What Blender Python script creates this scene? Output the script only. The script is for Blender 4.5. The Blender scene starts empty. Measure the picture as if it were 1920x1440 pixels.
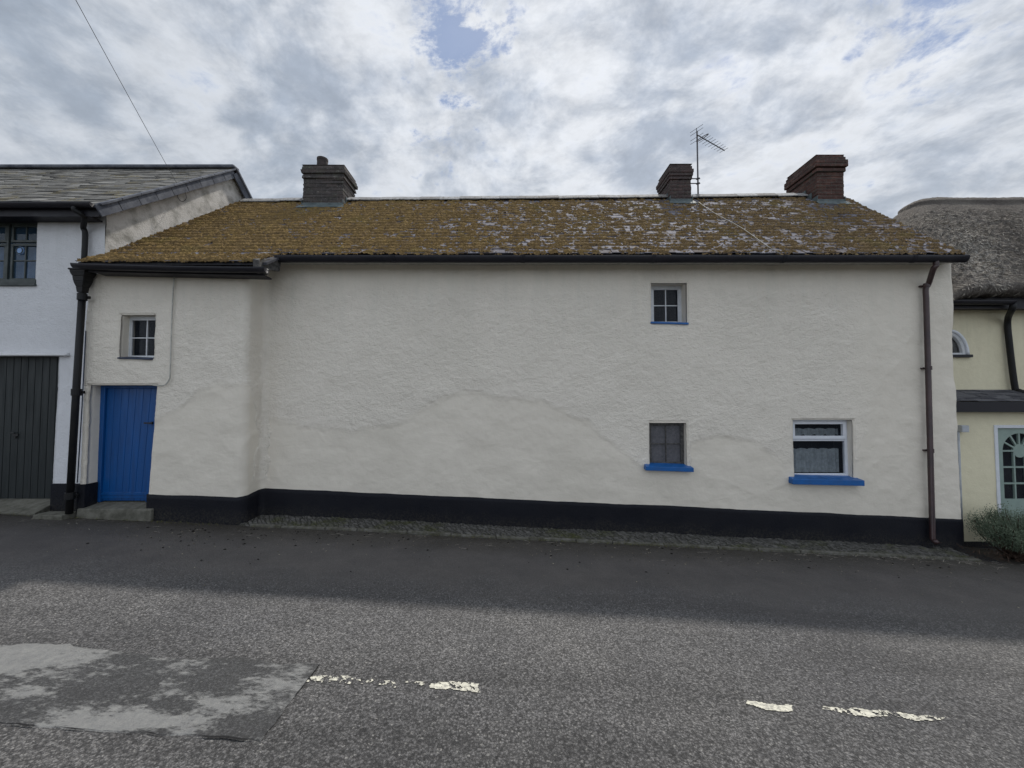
import bpy, math, random
import numpy as np
from mathutils import Vector, Matrix
random.seed(7)
R = math.radians
scn = bpy.context.scene
COL = scn.collection
# ------------------------------------------------------------------ camera
F = 721.0; PITCH = R(1.99); CH = 1.75
cam_d = bpy.data.cameras.new('camera'); cam = bpy.data.objects.new('camera', cam_d); COL.objects.link(cam)
cam.location = (0, 0, CH); cam.rotation_euler = (math.pi/2 + PITCH, 0, 0)
cam_d.sensor_width = 36; cam_d.lens = F/1920*36; cam_d.clip_start = .05; cam_d.clip_end = 2000
scn.camera = cam
# ------------------------------------------------------------------ light and sky
SUN_DIR = Vector((0.25, 0.462, 0.86)).normalized()          # towards the sun
elev = math.asin(SUN_DIR.z); azim = math.atan2(SUN_DIR.x, SUN_DIR.y)
sun_d = bpy.data.lights.new('sun', 'SUN'); sun = bpy.data.objects.new('sun', sun_d); COL.objects.link(sun)
sun_d.energy = 2.7; sun_d.angle = R(2.2); sun_d.color = (1, .95, .87)
sun.rotation_euler = (-SUN_DIR).to_track_quat('-Z', 'Y').to_euler()
sun.location = (0, 0, 30)
scn.view_settings.view_transform = 'Standard'; scn.view_settings.look = 'None'
scn.view_settings.exposure = 0.25; scn.view_settings.gamma = 1
w = bpy.data.worlds.new('World'); scn.world = w; w.use_nodes = True
nt = w.node_tree; nt.nodes.clear(); N = nt.nodes.new; L = nt.links.new

class G:
    """tiny node helper"""
    def __init__(s, nt): s.nt = nt
    def n(s, t, **k):
        x = s.nt.nodes.new(t)
        for a, b in k.items(): setattr(x, a, b)
        return x
    def set(s, sock, v):
        if hasattr(v, 'links'): s.nt.links.new(v, sock)
        elif isinstance(v, (tuple, list)) and len(v) == 3 and sock.type == 'RGBA': sock.default_value = (*v, 1)
        else: sock.default_value = v
    def math(s, op, a, b=0.0, c=None, clamp=False):
        x = s.n('ShaderNodeMath', operation=op, use_clamp=clamp)
        s.set(x.inputs[0], a); s.set(x.inputs[1], b)
        if c is not None: s.set(x.inputs[2], c)
        return x.outputs[0]
    def vm(s, op, a, b=None, scale=None):
        x = s.n('ShaderNodeVectorMath', operation=op); s.set(x.inputs[0], a)
        if b is not None: s.set(x.inputs[1], b)
        if scale is not None: s.set(x.inputs['Scale'], scale)
        return x.outputs['Value'] if op in ('DOT_PRODUCT', 'LENGTH', 'DISTANCE') else x.outputs[0]
    def noise(s, vec, scale, detail=4, rough=.55, dist=0.0, col=False):
        x = s.n('ShaderNodeTexNoise'); s.set(x.inputs['Vector'], vec)
        x.inputs['Scale'].default_value = scale; x.inputs['Detail'].default_value = detail
        x.inputs['Roughness'].default_value = rough; x.inputs['Distortion'].default_value = dist
        return x.outputs['Color' if col else 'Fac']
    def vor(s, vec, scale, feature='F1', out='Distance', rnd=1.0):
        x = s.n('ShaderNodeTexVoronoi', feature=feature); s.set(x.inputs['Vector'], vec)
        x.inputs['Scale'].default_value = scale; x.inputs['Randomness'].default_value = rnd
        return x.outputs[out]
    def rng(s, v, a, b, c=0.0, d=1.0, smooth=False):
        x = s.n('ShaderNodeMapRange', clamp=True)
        if smooth: x.interpolation_type = 'SMOOTHSTEP'
        s.set(x.inputs[0], v); s.set(x.inputs[1], a); s.set(x.inputs[2], b); s.set(x.inputs[3], c); s.set(x.inputs[4], d)
        return x.outputs[0]
    def mix(s, f, a, b, mode='MIX'):
        x = s.n('ShaderNodeMix', data_type='RGBA', blend_type=mode)
        s.set(x.inputs[0], f); s.set(x.inputs[6], a); s.set(x.inputs[7], b)
        return x.outputs[2]
    def sep(s, v):
        x = s.n('ShaderNodeSeparateXYZ'); s.set(x.inputs[0], v); return x.outputs
    def comb(s, a, b, c=0.0):
        x = s.n('ShaderNodeCombineXYZ'); s.set(x.inputs[0], a); s.set(x.inputs[1], b); s.set(x.inputs[2], c); return x.outputs[0]

g = G(nt)
SKY = .1
sky = g.n('ShaderNodeTexSky', sky_type='NISHITA'); sky.sun_disc = False
sky.sun_elevation = elev; sky.sun_rotation = azim; sky.dust_density = 2.0
tc = g.n('ShaderNodeTexCoord').outputs['Generated']
dx, dy, dz = g.sep(tc)
den = g.math('ADD', g.math('MAXIMUM', dz, 0.0), .22)
pu = g.math('DIVIDE', dx, den); pv = g.math('DIVIDE', dy, den)
P2 = g.comb(pu, pv, 0.0)
warp = g.vm('SCALE', g.vm('SUBTRACT', g.noise(P2, 1.6, 3, .5, col=True), (.5, .5, .5)), scale=.22)
PW = g.vm('ADD', P2, warp)
PS = g.vm('MULTIPLY', g.vm('ADD', PW, g.vm('MULTIPLY', g.comb(pv, pu), (.10, .05, 0))), (1.0, 1.08, 1.0))
big = g.noise(PS, 2.7, 6, .58)
mid = g.noise(g.vm('ADD', PS, (7.3, 2.1, 0)), 6.0, 8, .62, .0)
fine = g.noise(g.vm('ADD', PW, (1.3, 5.1, 3.0)), 15.0, 7, .62, .0)
# open patches of blue at fixed bearings
def blob(ax, ay, az, r0, r1):
    d = Vector((ax, ay, az)).normalized()
    wf = g.vm('SUBTRACT', g.noise(P2, 7.5, 5, .65, col=True), (.5, .5, .5))
    wd = g.vm('NORMALIZE', g.vm('ADD', g.vm('ADD', tc, g.vm('SCALE', warp, scale=.22)), g.vm('SCALE', wf, scale=.30)))
    return g.rng(g.vm('DOT_PRODUCT', wd, tuple(d)), math.cos(R(r0)), math.cos(R(r1)), 0, 1, True)
def pxdir(px, py):
    a, b = (px-960)/F, (720-py)/F
    c, s = math.cos(PITCH), math.sin(PITCH)
    return (a, c - b*s, s + b*c)
hole = g.math('MAXIMUM', blob(*pxdir(868, 95), 8.0, .5), g.math('MULTIPLY', blob(*pxdir(832, 272), 5.0, .5), .7))
hole = g.math('MAXIMUM', hole, g.math('MULTIPLY', blob(*pxdir(1800, 15), 8, 1), .6))
hole = g.math('MAXIMUM', hole, g.math('MULTIPLY', blob(*pxdir(1760, -60), 7, 1), .8))
hole = g.math('MAXIMUM', hole, g.math('MULTIPLY', blob(*pxdir(800, 10), 5, .5), .7))
hole = g.math('MAXIMUM', hole, g.math('MULTIPLY', blob(*pxdir(1330, 170), 5, 1), .35))
cov = g.math('SUBTRACT', g.math('ADD', g.math('MULTIPLY', big, .30), g.math('ADD', g.math('MULTIPLY', mid, .40), g.math('MULTIPLY', fine, .30))), g.math('MULTIPLY', hole, .135))
cov = g.math('ADD', cov, g.math('MULTIPLY', g.math('MULTIPLY', g.math('SUBTRACT', g.noise(PS, 10.0, 8, .68), .5), hole), 1.0))
alpha = g.rng(cov, .275, .45, 0, 1, True)
thick = g.rng(g.math('ADD', g.math('MULTIPLY', big, .62), g.math('MULTIPLY', mid, .38)), .42, .60, 0, 1, True)
glow = g.vm('DOT_PRODUCT', tc, tuple(SUN_DIR)); glow = g.rng(glow, .50, .96, 0.0, 1.0, True)
back = g.rng(dy, .05, -.55, .84, 1.22, True)      # unseen clouds behind the camera boosted to light the wall; those ahead dimmed
lo = g.mix(glow, (3.7, 4.3, 5.2), (4.6, 5.2, 6.2))
hi = g.mix(glow, (6.2, 6.6, 7.2), (8.3, 8.6, 9.1))
cloud = g.mix(thick, hi, lo)
cloud = g.mix(g.rng(g.math('ADD', g.math('MULTIPLY', fine, .5), g.math('MULTIPLY', mid, .5)), .38, .62), g.vm('SCALE', cloud, scale=1.10), g.vm('SCALE', cloud, scale=.87))
hz = g.rng(dz, .05, .62, 1, 0, True)
cloud = g.mix(g.math('MULTIPLY', hz, .55), cloud, (5.8, 6.25, 6.85))
blue = g.mix(.8, sky.outputs[0], (1.9, 2.75, 4.6))
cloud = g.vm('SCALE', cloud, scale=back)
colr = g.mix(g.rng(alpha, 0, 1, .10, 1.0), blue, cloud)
bg = g.n('ShaderNodeBackground'); g.set(bg.inputs[0], colr); bg.inputs[1].default_value = SKY
out = g.n('ShaderNodeOutputWorld'); nt.links.new(bg.outputs[0], out.inputs[0])

# ------------------------------------------------------------------ helpers
def at(px, py, Y):
    d = pxdir(px, py); k = Y/d[1]
    return Vector((d[0]*k, Y, CH + d[2]*k))
def proj(x, y, z):
    """world (arrays) -> photo pixel coordinates"""
    c, s = math.cos(PITCH), math.sin(PITCH)
    zz = z - CH; dep = y*c + zz*s; up = -y*s + zz*c
    return 960 + F*x/dep, 720 - F*up/dep
def gz(x, y):
    return -.0474*np.clip(x, -40, 40) - .0525*np.clip(y, -2, 8)
rngs = np.random.RandomState(11)
TAB = rngs.rand(8, 256, 256)
def vnoise(x, y, seed=0):
    t = TAB[seed % 8]; xi = np.floor(x).astype(int); yi = np.floor(y).astype(int)
    fx = x-xi; fy = y-yi; fx = fx*fx*(3-2*fx); fy = fy*fy*(3-2*fy)
    a = t[xi & 255, yi & 255]; b = t[(xi+1) & 255, yi & 255]; c = t[xi & 255, (yi+1) & 255]; d = t[(xi+1) & 255, (yi+1) & 255]
    return (a*(1-fx)+b*fx)*(1-fy) + (c*(1-fx)+d*fx)*fy
def fbm(x, y, s=1.0, o=4, seed=0, gain=.5):
    x = np.asarray(x, float)*s; y = np.asarray(y, float)*s; r = 0; a = 1; t = 0
    for i in range(o):
        r = r + a*vnoise(x+17.3*i+seed*5.1, y+9.7*i+seed*3.3, seed+i); t += a; a *= gain; x = x*2.03; y = y*2.03
    return r/t
def tag(o, label=None, cat=None, group=None, kind=None):
    if label: o['label'] = label
    if cat: o['category'] = cat
    if group: o['group'] = group
    if kind: o['kind'] = kind
    return o
def thing(name, loc, label, cat, group=None):
    o = bpy.data.objects.new(name, None); COL.objects.link(o); o.location = loc; o.empty_display_size = .2
    o['_w'] = list(loc)
    return tag(o, label, cat, group)
def link(o, parent):
    COL.objects.link(o)
    if parent is not None:
        wl = Vector(parent['_w']); o.parent = parent; o.location = -wl + Vector(o.get('_org', (0, 0, 0)))
    o['_w'] = [0, 0, 0]
    return o
class MB:
    def __init__(s): s.v = []; s.f = []; s.m = []; s.mi = 0
    def quad(s, *p):
        b = len(s.v); s.v += [tuple(q) for q in p]; s.f.append(tuple(range(b, b+len(p)))); s.m.append(s.mi); return s
    def box(s, x0, x1, y0, y1, z0, z1, j=0.0):
        b = len(s.v); J = lambda: random.uniform(-j, j) if j else 0
        for z in (z0, z1):
            for (x, y) in ((x0, y0), (x1, y0), (x1, y1), (x0, y1)): s.v.append((x+J(), y+J(), z+J()))
        for f in ((0,3,2,1), (4,5,6,7), (0,1,5,4), (1,2,6,5), (2,3,7,6), (3,0,4,7)):
            s.f.append(tuple(b+i for i in f)); s.m.append(s.mi)
        return s
    def hexa(s, p):
        """8 corners: bottom ring then top ring"""
        b = len(s.v); s.v += [tuple(q) for q in p]
        for f in ((0,3,2,1), (4,5,6,7), (0,1,5,4), (1,2,6,5), (2,3,7,6), (3,0,4,7)):
            s.f.append(tuple(b+i for i in f)); s.m.append(s.mi)
        return s
    def bar(s, a, b_, wdt, hgt, up=(0, 0, 1)):
        a = Vector(a); b_ = Vector(b_); d = (b_-a).normalized(); up = Vector(up)
        sd = d.cross(up).normalized(); u = sd.cross(d).normalized()
        p = []
        for c in (a, b_):
            for (i, k) in ((-1,-1), (1,-1), (1,1), (-1,1)): p.append(c + sd*i*wdt/2 + u*k*hgt/2)
        return s.hexa(p)
    def tube(s, pts, r, seg=10, caps=True, rads=None):
        pts = [Vector(p) for p in pts]; n = len(pts); b = len(s.v)
        t0 = (pts[1]-pts[0]).normalized(); ref = Vector((0, 0, 1)) if abs(t0.z) < .9 else Vector((1, 0, 0))
        nrm = t0.cross(ref).normalized()
        for i, p in enumerate(pts):
            t = (pts[min(i+1, n-1)] - pts[max(i-1, 0)]).normalized()
            nrm = (nrm - t*nrm.dot(t)).normalized(); bn = t.cross(nrm)
            rr = rads[i] if rads else r
            for k in range(seg):
                a = 2*math.pi*k/seg; s.v.append(tuple(p + (nrm*math.cos(a) + bn*math.sin(a))*rr))
        for i in range(n-1):
            for k in range(seg):
                k2 = (k+1) % seg
                s.f.append((b+i*seg+k, b+i*seg+k2, b+(i+1)*seg+k2, b+(i+1)*seg+k)); s.m.append(s.mi)
        if caps:
            s.f.append(tuple(b+k for k in range(seg))[::-1]); s.m.append(s.mi)
            s.f.append(tuple(b+(n-1)*seg+k for k in range(seg))); s.m.append(s.mi)
        return s
    def build(s, name, mat, parent=None, smooth=False, bevel=0.0, autos=None, fixn=False):
        me = bpy.data.meshes.new(name); me.from_pydata(s.v, [], s.f)
        for m_ in (mat if isinstance(mat, (list, tuple)) else [mat]): me.materials.append(m_)
        if any(s.m): me.polygons.foreach_set('material_index', s.m)
        if smooth: me.polygons.foreach_set('use_smooth', [True]*len(me.polygons))
        me.update(); 
        o = bpy.data.objects.new(name, me); link(o, parent)
        if bevel:
            md = o.modifiers.new('bevel', 'BEVEL'); md.width = bevel; md.segments = 2; md.limit_method = 'ANGLE'; md.angle_limit = R(40)
        return o
def np_mesh(name, V, Fq, mat, parent=None, smooth=True, attrs=None):
    me = bpy.data.meshes.new(name); V = np.asarray(V, np.float32); Fq = np.asarray(Fq, np.int32); k = Fq.shape[1]
    me.vertices.add(len(V)); me.vertices.foreach_set('co', V.ravel())
    me.loops.add(Fq.size); me.loops.foreach_set('vertex_index', Fq.ravel())
    me.polygons.add(len(Fq)); me.polygons.foreach_set('loop_start', np.arange(0, Fq.size, k, dtype=np.int32))
    me.polygons.foreach_set('loop_total', np.full(len(Fq), k, np.int32))
    me.polygons.foreach_set('use_smooth', np.full(len(Fq), smooth))
    for n_, a in (attrs or {}).items():
        at_ = me.attributes.new(n_, 'FLOAT', 'POINT'); at_.data.foreach_set('value', np.asarray(a, np.float32).ravel())
    me.materials.append(mat); me.update(calc_edges=True); me.validate()
    o = bpy.data.objects.new(name, me); link(o, parent); return o
def smoothpath(pts, n=8):
    """Catmull-Rom through the points"""
    P = [Vector(p) for p in pts]; P = [P[0]*2-P[1]] + P + [P[-1]*2-P[-2]]; r = []
    for i in range(1, len(P)-2):
        for k in range(n):
            t = k/n; a, b, c, d = P[i-1], P[i], P[i+1], P[i+2]
            r.append(.5*((2*b) + (-a+c)*t + (2*a-5*b+4*c-d)*t*t + (-a+3*b-3*c+d)*t**3))
    r.append(P[-2]); return r

# ------------------------------------------------------------------ materials
def newmat(name):
    m = bpy.data.materials.new(name); m.use_nodes = True; nt = m.node_tree
    g = G(nt); bs = nt.nodes['Principled BSDF']
    return m, g, bs, g.n('ShaderNodeTexCoord').outputs['Object']
def bump(g, bs, h, dist, strength=1.0, prev=None):
    b = g.n('ShaderNodeBump'); g.set(b.inputs['Height'], h); b.inputs['Distance'].default_value = dist; b.inputs['Strength'].default_value = strength
    if prev is not None: g.nt.links.new(prev, b.inputs['Normal'])
    g.nt.links.new(b.outputs[0], bs.inputs['Normal']); return b.outputs[0]
def simple(name, c1, c2=None, sc=6.0, rough=.6, bsc=60.0, bd=.001, spec=.4, stretch=(1,1,1), detail=5, rr=.1, lohi=(.35, .65)):
    m, g, bs, tc = newmat(name); v = g.vm('MULTIPLY', tc, stretch)
    n = g.noise(v, sc, detail, .6)
    g.set(bs.inputs['Base Color'], g.mix(g.rng(n, *lohi), c1, c2 or tuple(x*.75 for x in c1)))
    g.set(bs.inputs['Roughness'], g.rng(n, .3, .7, rough-rr, rough+rr)); bs.inputs['Specular IOR Level'].default_value = spec
    if bd: bump(g, bs, g.noise(v, bsc, 4, .6), bd)
    return m

def render_mat(name, base, dirt, green=None, fine=1.0, eave=3.85):
    m, g, bs, tc = newmat(name)
    a = g.n('ShaderNodeAttribute', attribute_name='rough').outputs['Fac']
    n1 = g.noise(tc, .9, 5, .6); n2 = g.noise(tc, 7, 6, .65)
    c = g.mix(g.math('MULTIPLY', g.rng(n1, .35, .75), .5), base, dirt)
    c = g.mix(g.math('MULTIPLY', g.rng(n2, .45, .8), .35), c, dirt)
    st = g.noise(g.vm('MULTIPLY', tc, (3.0, 3.0, .22)), 2.2, 6, .7)          # rain streaks
    zz = g.sep(tc)[2]
    c = g.mix(g.math('MULTIPLY', g.math('MULTIPLY', g.rng(st, .46, .72), g.rng(zz, eave-1.6, eave, 0, 1)), .25), c, green or dirt)
    lowd = g.math('MULTIPLY', g.rng(zz, .9, -.3, 0, 1), g.rng(g.noise(tc, 3.2, 6, .7), .45, .75))
    c = g.mix(g.math('MULTIPLY', lowd, .35), c, dirt)
    c = g.mix(g.rng(a, 0, 1), g.vm('MULTIPLY', c, (.90, .895, .88)), c)
    g.set(bs.inputs['Base Color'], c)
    bs.inputs['Roughness'].default_value = .62; bs.inputs['Specular IOR Level'].default_value = .35
    tv = g.vm('MULTIPLY', tc, (1, 1, 1.5))
    hr = g.math('ADD', g.math('MULTIPLY', g.noise(tv, 30, 5, .62, .8), 1.3), g.math('MULTIPLY', g.noise(tc, 60, 3, .6), .35))
    hs = g.math('ADD', g.math('MULTIPLY', g.noise(tc, 14, 4, .5), .35), g.math('MULTIPLY', g.noise(tv, 4.5, 4, .5, .8), .45))
    k = g.rng(a, 0, 1, .10, 1.0)
    h = g.math('ADD', g.math('MULTIPLY', hr, k), hs)
    bump(g, bs, h, .015*fine)
    return m

M = {}
M['wall'] = render_mat('painted render', (.82, .765, .675), (.69, .645, .56), (.55, .57, .50))
M['wall_white'] = render_mat('cool white render', (.73, .74, .77), (.58, .59, .61), (.34, .38, .36), .7, 4.5)
M['wall_cream'] = render_mat('yellow cream render', (.79, .735, .54), (.63, .58, .42), (.36, .36, .24), .6, 3.4)
M['gable'] = simple('weathered lime render', (.60, .58, .55), (.30, .29, .26), 4.5, .85, 40, .012, .2, lohi=(.45, .7))
M['plinth'] = simple('black masonry paint', (.0055, .0065, .011), (.009, .0095, .013), 5, .6, 45, .004, .18)
def plinth_mat():
    m, g, bs, tc = newmat('black masonry paint splashed'); X, Y, Z = g.sep(tc)
    hgt = g.math('ADD', Z, g.math('MULTIPLY', X, .0474))      # height above the sloping road
    n = g.noise(tc, 5, 6, .7); n2 = g.noise(tc, 40, 5, .7)
    c = g.mix(g.rng(n, .35, .7), (.0065, .0075, .0125), (.011, .0115, .0155))
    sp = g.math('MULTIPLY', g.rng(g.math('ADD', hgt, g.math('MULTIPLY', n, -.30)), -.22, -.42), g.rng(n2, .42, .62))
    c = g.mix(g.math('MULTIPLY', sp, .6), c, (.055, .050, .040))
    g.set(bs.inputs['Base Color'], c); g.set(bs.inputs['Roughness'], g.rng(n, .3, .7, .5, .75)); bs.inputs['Specular IOR Level'].default_value = .2
    bump(g, bs, n2, .008); return m
M['plinth'] = plinth_mat()
M['blue'] = simple('blue gloss paint', (.003, .105, .36), (.005, .085, .28), 9, .38, 30, .0008, .5)
M['bluedoor'] = simple('blue door paint', (.002, .075, .27), (.002, .055, .20), 3, .40, 25, .0008, .45, (6, 6, .5))
M['navy'] = simple('dark blue grey paint', (.03, .045, .085), None, 20, .5)
M['gutter'] = simple('black gutter', (.009, .009, .014), (.016, .015, .020), 4, .5, 20, .001, .3)
M['iron'] = simple('black cast iron', (.006, .007, .009), (.014, .013, .013), 12, .55, 60, .002, .3)
M['brownpipe'] = simple('maroon brown pipe', (.055, .028, .028), (.035, .022, .024), 5, .4, 30, .0006, .5)
M['white'] = simple('white gloss frame', (.66, .68, .70), (.56, .58, .60), 12, .35, 40, .0006, .5)
M['upvc'] = simple('white plastic frame', (.70, .73, .78), (.62, .65, .70), 8, .25, 40, .0002, .5)
M['oldframe'] = simple('weathered timber frame', (.12, .115, .11), (.045, .044, .044), 22, .8, 60, .003, .2)
M['greenframe'] = simple('grey green frame', (.05, .062, .060), (.035, .045, .044), 10, .5, 30, .001, .4)
M['garage'] = simple('grey green door paint', (.020, .025, .026), (.013, .017, .018), 3, .55, 25, .001, .35, (6, 6, .6))
M['sage'] = simple('sage door paint', (.27, .35, .31), (.23, .30, .27), 5, .45, 30, .0006, .4)
M['concrete'] = simple('old concrete', (.17, .165, .14), (.09, .088, .072), 9, .9, 70, .004, .2)
M['kerb'] = simple('mossy kerb stone', (.15, .145, .13), (.07, .068, .05), 12, .95, 60, .006, .15)
M['metal'] = simple('dull galvanised metal', (.09, .09, .10), (.05, .05, .06), 30, .45, 50, .0004, .5)
M['lead'] = simple('lead flashing', (.115, .145, .15), (.065, .085, .09), 8, .6, 30, .003, .4)
M['cable'] = simple('pale cable', (.32, .31, .28), None, 20, .6, 20, 0)
M['darkcable'] = simple('dark cable', (.03, .03, .033), None, 20, .5, 20, 0)
M['pipepaint'] = simple('painted conduit', (.50, .49, .45), (.36, .36, .33), 14, .6)
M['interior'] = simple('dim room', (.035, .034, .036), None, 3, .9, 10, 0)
M['inner'] = simple('inner wall', (.3, .3, .28), None, 3, .9, 10, 0)
M['board'] = simple('lead grey verge board', (.15, .16, .185), (.07, .078, .10), 6, .75, 30, .004, .3)
M['handle'] = simple('dark iron handle', (.02, .02, .022), None, 20, .35)
M['greybox'] = simple('pale grey box', (.45, .48, .52), None, 10, .5)

def glass_mat(name, tint, tr, rough=.03):
    m, g, bs, tc = newmat(name); nt = m.node_tree
    bs.inputs['Base Color'].default_value = (*tint, 1); bs.inputs['Roughness'].default_value = rough
    bs.inputs['Specular IOR Level'].default_value = .5
    tp = g.n('ShaderNodeBsdfTransparent'); mx = g.n('ShaderNodeMixShader')
    n = g.noise(tc, 6, 4, .6)
    g.set(mx.inputs[0], g.rng(n, .3, .7, max(0, 1-tr-.08), min(1, 1-tr+.08)))
    nt.links.new(tp.outputs[0], mx.inputs[1]); nt.links.new(bs.outputs[0], mx.inputs[2])
    nt.links.new(mx.outputs[0], nt.nodes['Material Output'].inputs[0])
    bump(g, bs, g.noise(tc, 3.5, 2, .5), .004)
    return m
M['glass'] = glass_mat('window glass', (.020, .028, .042), .66)
M['glassdirty'] = glass_mat('dirty window glass', (.075, .075, .085), .45, .35)
M['glassblue'] = glass_mat('bluish window glass', (.04, .08, .13), .45)

def curtain_mat(name, c, op):
    m, g, bs, tc = newmat(name); nt = m.node_tree
    bs.inputs['Base Color'].default_value = (*c, 1); bs.inputs['Roughness'].default_value = .9
    tp = g.n('ShaderNodeBsdfTransparent'); mx = g.n('ShaderNodeMixShader')
    n = g.noise(tc, 22, 4, .6); g.set(mx.inputs[0], g.rng(n, .3, .7, op-.15, op+.15))
    nt.links.new(tp.outputs[0], mx.inputs[1]); nt.links.new(bs.outputs[0], mx.inputs[2])
    nt.links.new(mx.outputs[0], nt.nodes['Material Output'].inputs[0]); return m
M['lace'] = curtain_mat('lace', (.44, .50, .53), .8)
M['curtain'] = simple('blue curtain', (.30, .46, .72), (.22, .34, .58), 8, .9)
M['cobweb'] = curtain_mat('dusty web', (.5, .5, .54), .6)

def slate_mat(name, cols, lich, amt, sc=5.0):
    m, g, bs, tc = newmat(name)
    t = g.n('ShaderNodeAttribute', attribute_name='tone').outputs['Fac']
    c = g.mix(g.rng(t, 0, .5), cols[0], cols[1]); c = g.mix(g.rng(t, .5, 1), c, cols[2])
    n = g.noise(tc, 16, 6, .65)
    c = g.mix(g.math('MULTIPLY', g.rng(n, .4, .7), .5), c, g.vm('SCALE', c, scale=.55))
    l = g.math('MULTIPLY', g.rng(g.noise(g.vm('MULTIPLY', tc, (1, 1, 1)), sc, 7, .7), .62-amt, .68-amt), g.rng(g.noise(tc, 45, 3, .6), .4, .55))
    c = g.mix(l, c, lich)
    g.set(bs.inputs['Base Color'], c)
    g.set(bs.inputs['Roughness'], g.rng(n, .3, .7, .72, .9)); bs.inputs['Specular IOR Level'].default_value = .16
    bump(g, bs, g.noise(tc, 70, 4, .6), .003)
    return m
M['slate'] = slate_mat('cottage slates', ((.075, .058, .052), (.125, .118, .135), (.205, .20, .232)), (.32, .32, .33), .03, 4)
M['slate2'] = slate_mat('neighbour slates', ((.12, .116, .11), (.18, .176, .165), (.27, .265, .25)), (.16, .135, .07), .07, 2.5)
M['slate3'] = slate_mat('porch slates', ((.06, .06, .07), (.09, .09, .10), (.14, .14, .15)), (.12, .12, .1), .0)
M['ridge'] = slate_mat('ridge tiles', ((.24, .23, .22), (.33, .33, .33), (.42, .42, .42)), (.12, .105, .085), .10, 14)

def moss_mat():
    m, g, bs, tc = newmat('roof moss')
    t = g.n('ShaderNodeAttribute', attribute_name='tone').outputs['Fac']
    n = g.noise(tc, 48, 6, .75); n2 = g.noise(tc, 6, 6, .7)
    c = g.mix(g.rng(n2, .35, .65), (.285, .192, .072), (.180, .124, .062))
    c = g.mix(g.math('MULTIPLY', g.rng(g.sep(tc)[0], -1.0, 5.5), .55), c, (.125, .098, .068))
    c = g.mix(g.rng(t, .3, .9), g.mix(.6, c, (.060, .040, .026)), c)
    c = g.mix(g.math('MULTIPLY', g.rng(n, .5, .8), .6), c, (.44, .29, .095))
    c = g.mix(g.math('MULTIPLY', g.rng(n, .50, .34), .85), c, (.058, .040, .025))
    c = g.mix(g.math('MULTIPLY', g.rng(g.noise(tc, 1.7, 3, .5), .58, .72), .30), c, (.17, .15, .04))
    g.set(bs.inputs['Base Color'], c); bs.inputs['Roughness'].default_value = .95; bs.inputs['Specular IOR Level'].default_value = .1
    bump(g, bs, g.noise(tc, 110, 4, .7), .012); return m
M['moss'] = moss_mat()

def brick_mat(name, c1, c2, mortar, moss=.3):
    m, g, bs, tc = newmat(name)
    x, y, z = g.sep(tc); v = g.comb(g.math('ADD', x, y), z, 0)
    v = g.vm('ADD', v, g.vm('SCALE', g.noise(tc, 9, 3, .6, col=True), scale=.012))
    b = g.n('ShaderNodeTexBrick'); g.set(b.inputs['Vector'], v)
    b.inputs['Scale'].default_value = 1; b.inputs['Brick Width'].default_value = .225; b.inputs['Row Height'].default_value = .075
    b.inputs['Mortar Size'].default_value = .007; b.inputs['Mortar Smooth'].default_value = .3
    for i, c in enumerate((c1, c2, mortar)): b.inputs[i+1].default_value = (*c, 1)
    n = g.noise(tc, 14, 6, .7)
    c = g.mix(g.rng(n, .35, .7), b.outputs[0], g.vm('SCALE', b.outputs[0], scale=.5))
    c = g.mix(g.math('MULTIPLY', g.rng(g.noise(tc, 6, 6, .7), .55, .7), moss), c, (.11, .12, .09))
    c = g.mix(g.math('MULTIPLY', g.rng(g.noise(tc, 25, 3, .7), .62, .7), moss), c, (.32, .31, .28))
    g.set(bs.inputs['Base Color'], c); bs.inputs['Roughness'].default_value = .9; bs.inputs['Specular IOR Level'].default_value = .2
    p = bump(g, bs, b.outputs['Fac'], -.012); bump(g, bs, n, .014, 1, p)
    return m
M['brick'] = brick_mat('red brown brick', (.15, .080, .066), (.10, .060, .054), (.11, .10, .09), .5)
M['brickdark'] = brick_mat('sooty brick', (.125, .105, .10), (.085, .078, .078), (.14, .135, .13), .7)
M['brickdim'] = brick_mat('dull brick', (.125, .088, .084), (.09, .070, .070), (.12, .11, .105), .4)
M['pot'] = simple('sooty clay pot', (.06, .045, .042), (.03, .027, .027), 10, .8)

def thatch_mat():
    m, g, bs, tc = newmat('old thatch')
    n = g.noise(g.vm('MULTIPLY', tc, (2.5, .8, .8)), 22, 7, .75); n2 = g.noise(tc, 1.3, 5, .6)
    t = g.n('ShaderNodeAttribute', attribute_name='tone').outputs['Fac']
    c = g.mix(g.rng(n2, .35, .65), (.125, .110, .10), (.195, .175, .155))
    c = g.mix(g.rng(n, .42, .25), c, (.025, .022, .022)); c = g.mix(g.rng(n, .55, .75), c, (.30, .28, .25))
    c = g.mix(g.math('MULTIPLY', t, g.rng(n, .45, .6)), c, (.56, .53, .48))
    g.set(bs.inputs['Base Color'], c); bs.inputs['Roughness'].default_value = .9; bs.inputs['Specular IOR Level'].default_value = .15
    bump(g, bs, n, .07); return m
M['thatch'] = thatch_mat()
M['straw'] = simple('weathered straw', (.50, .47, .41), (.20, .18, .15), 25, .9, 40, 0)

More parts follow.
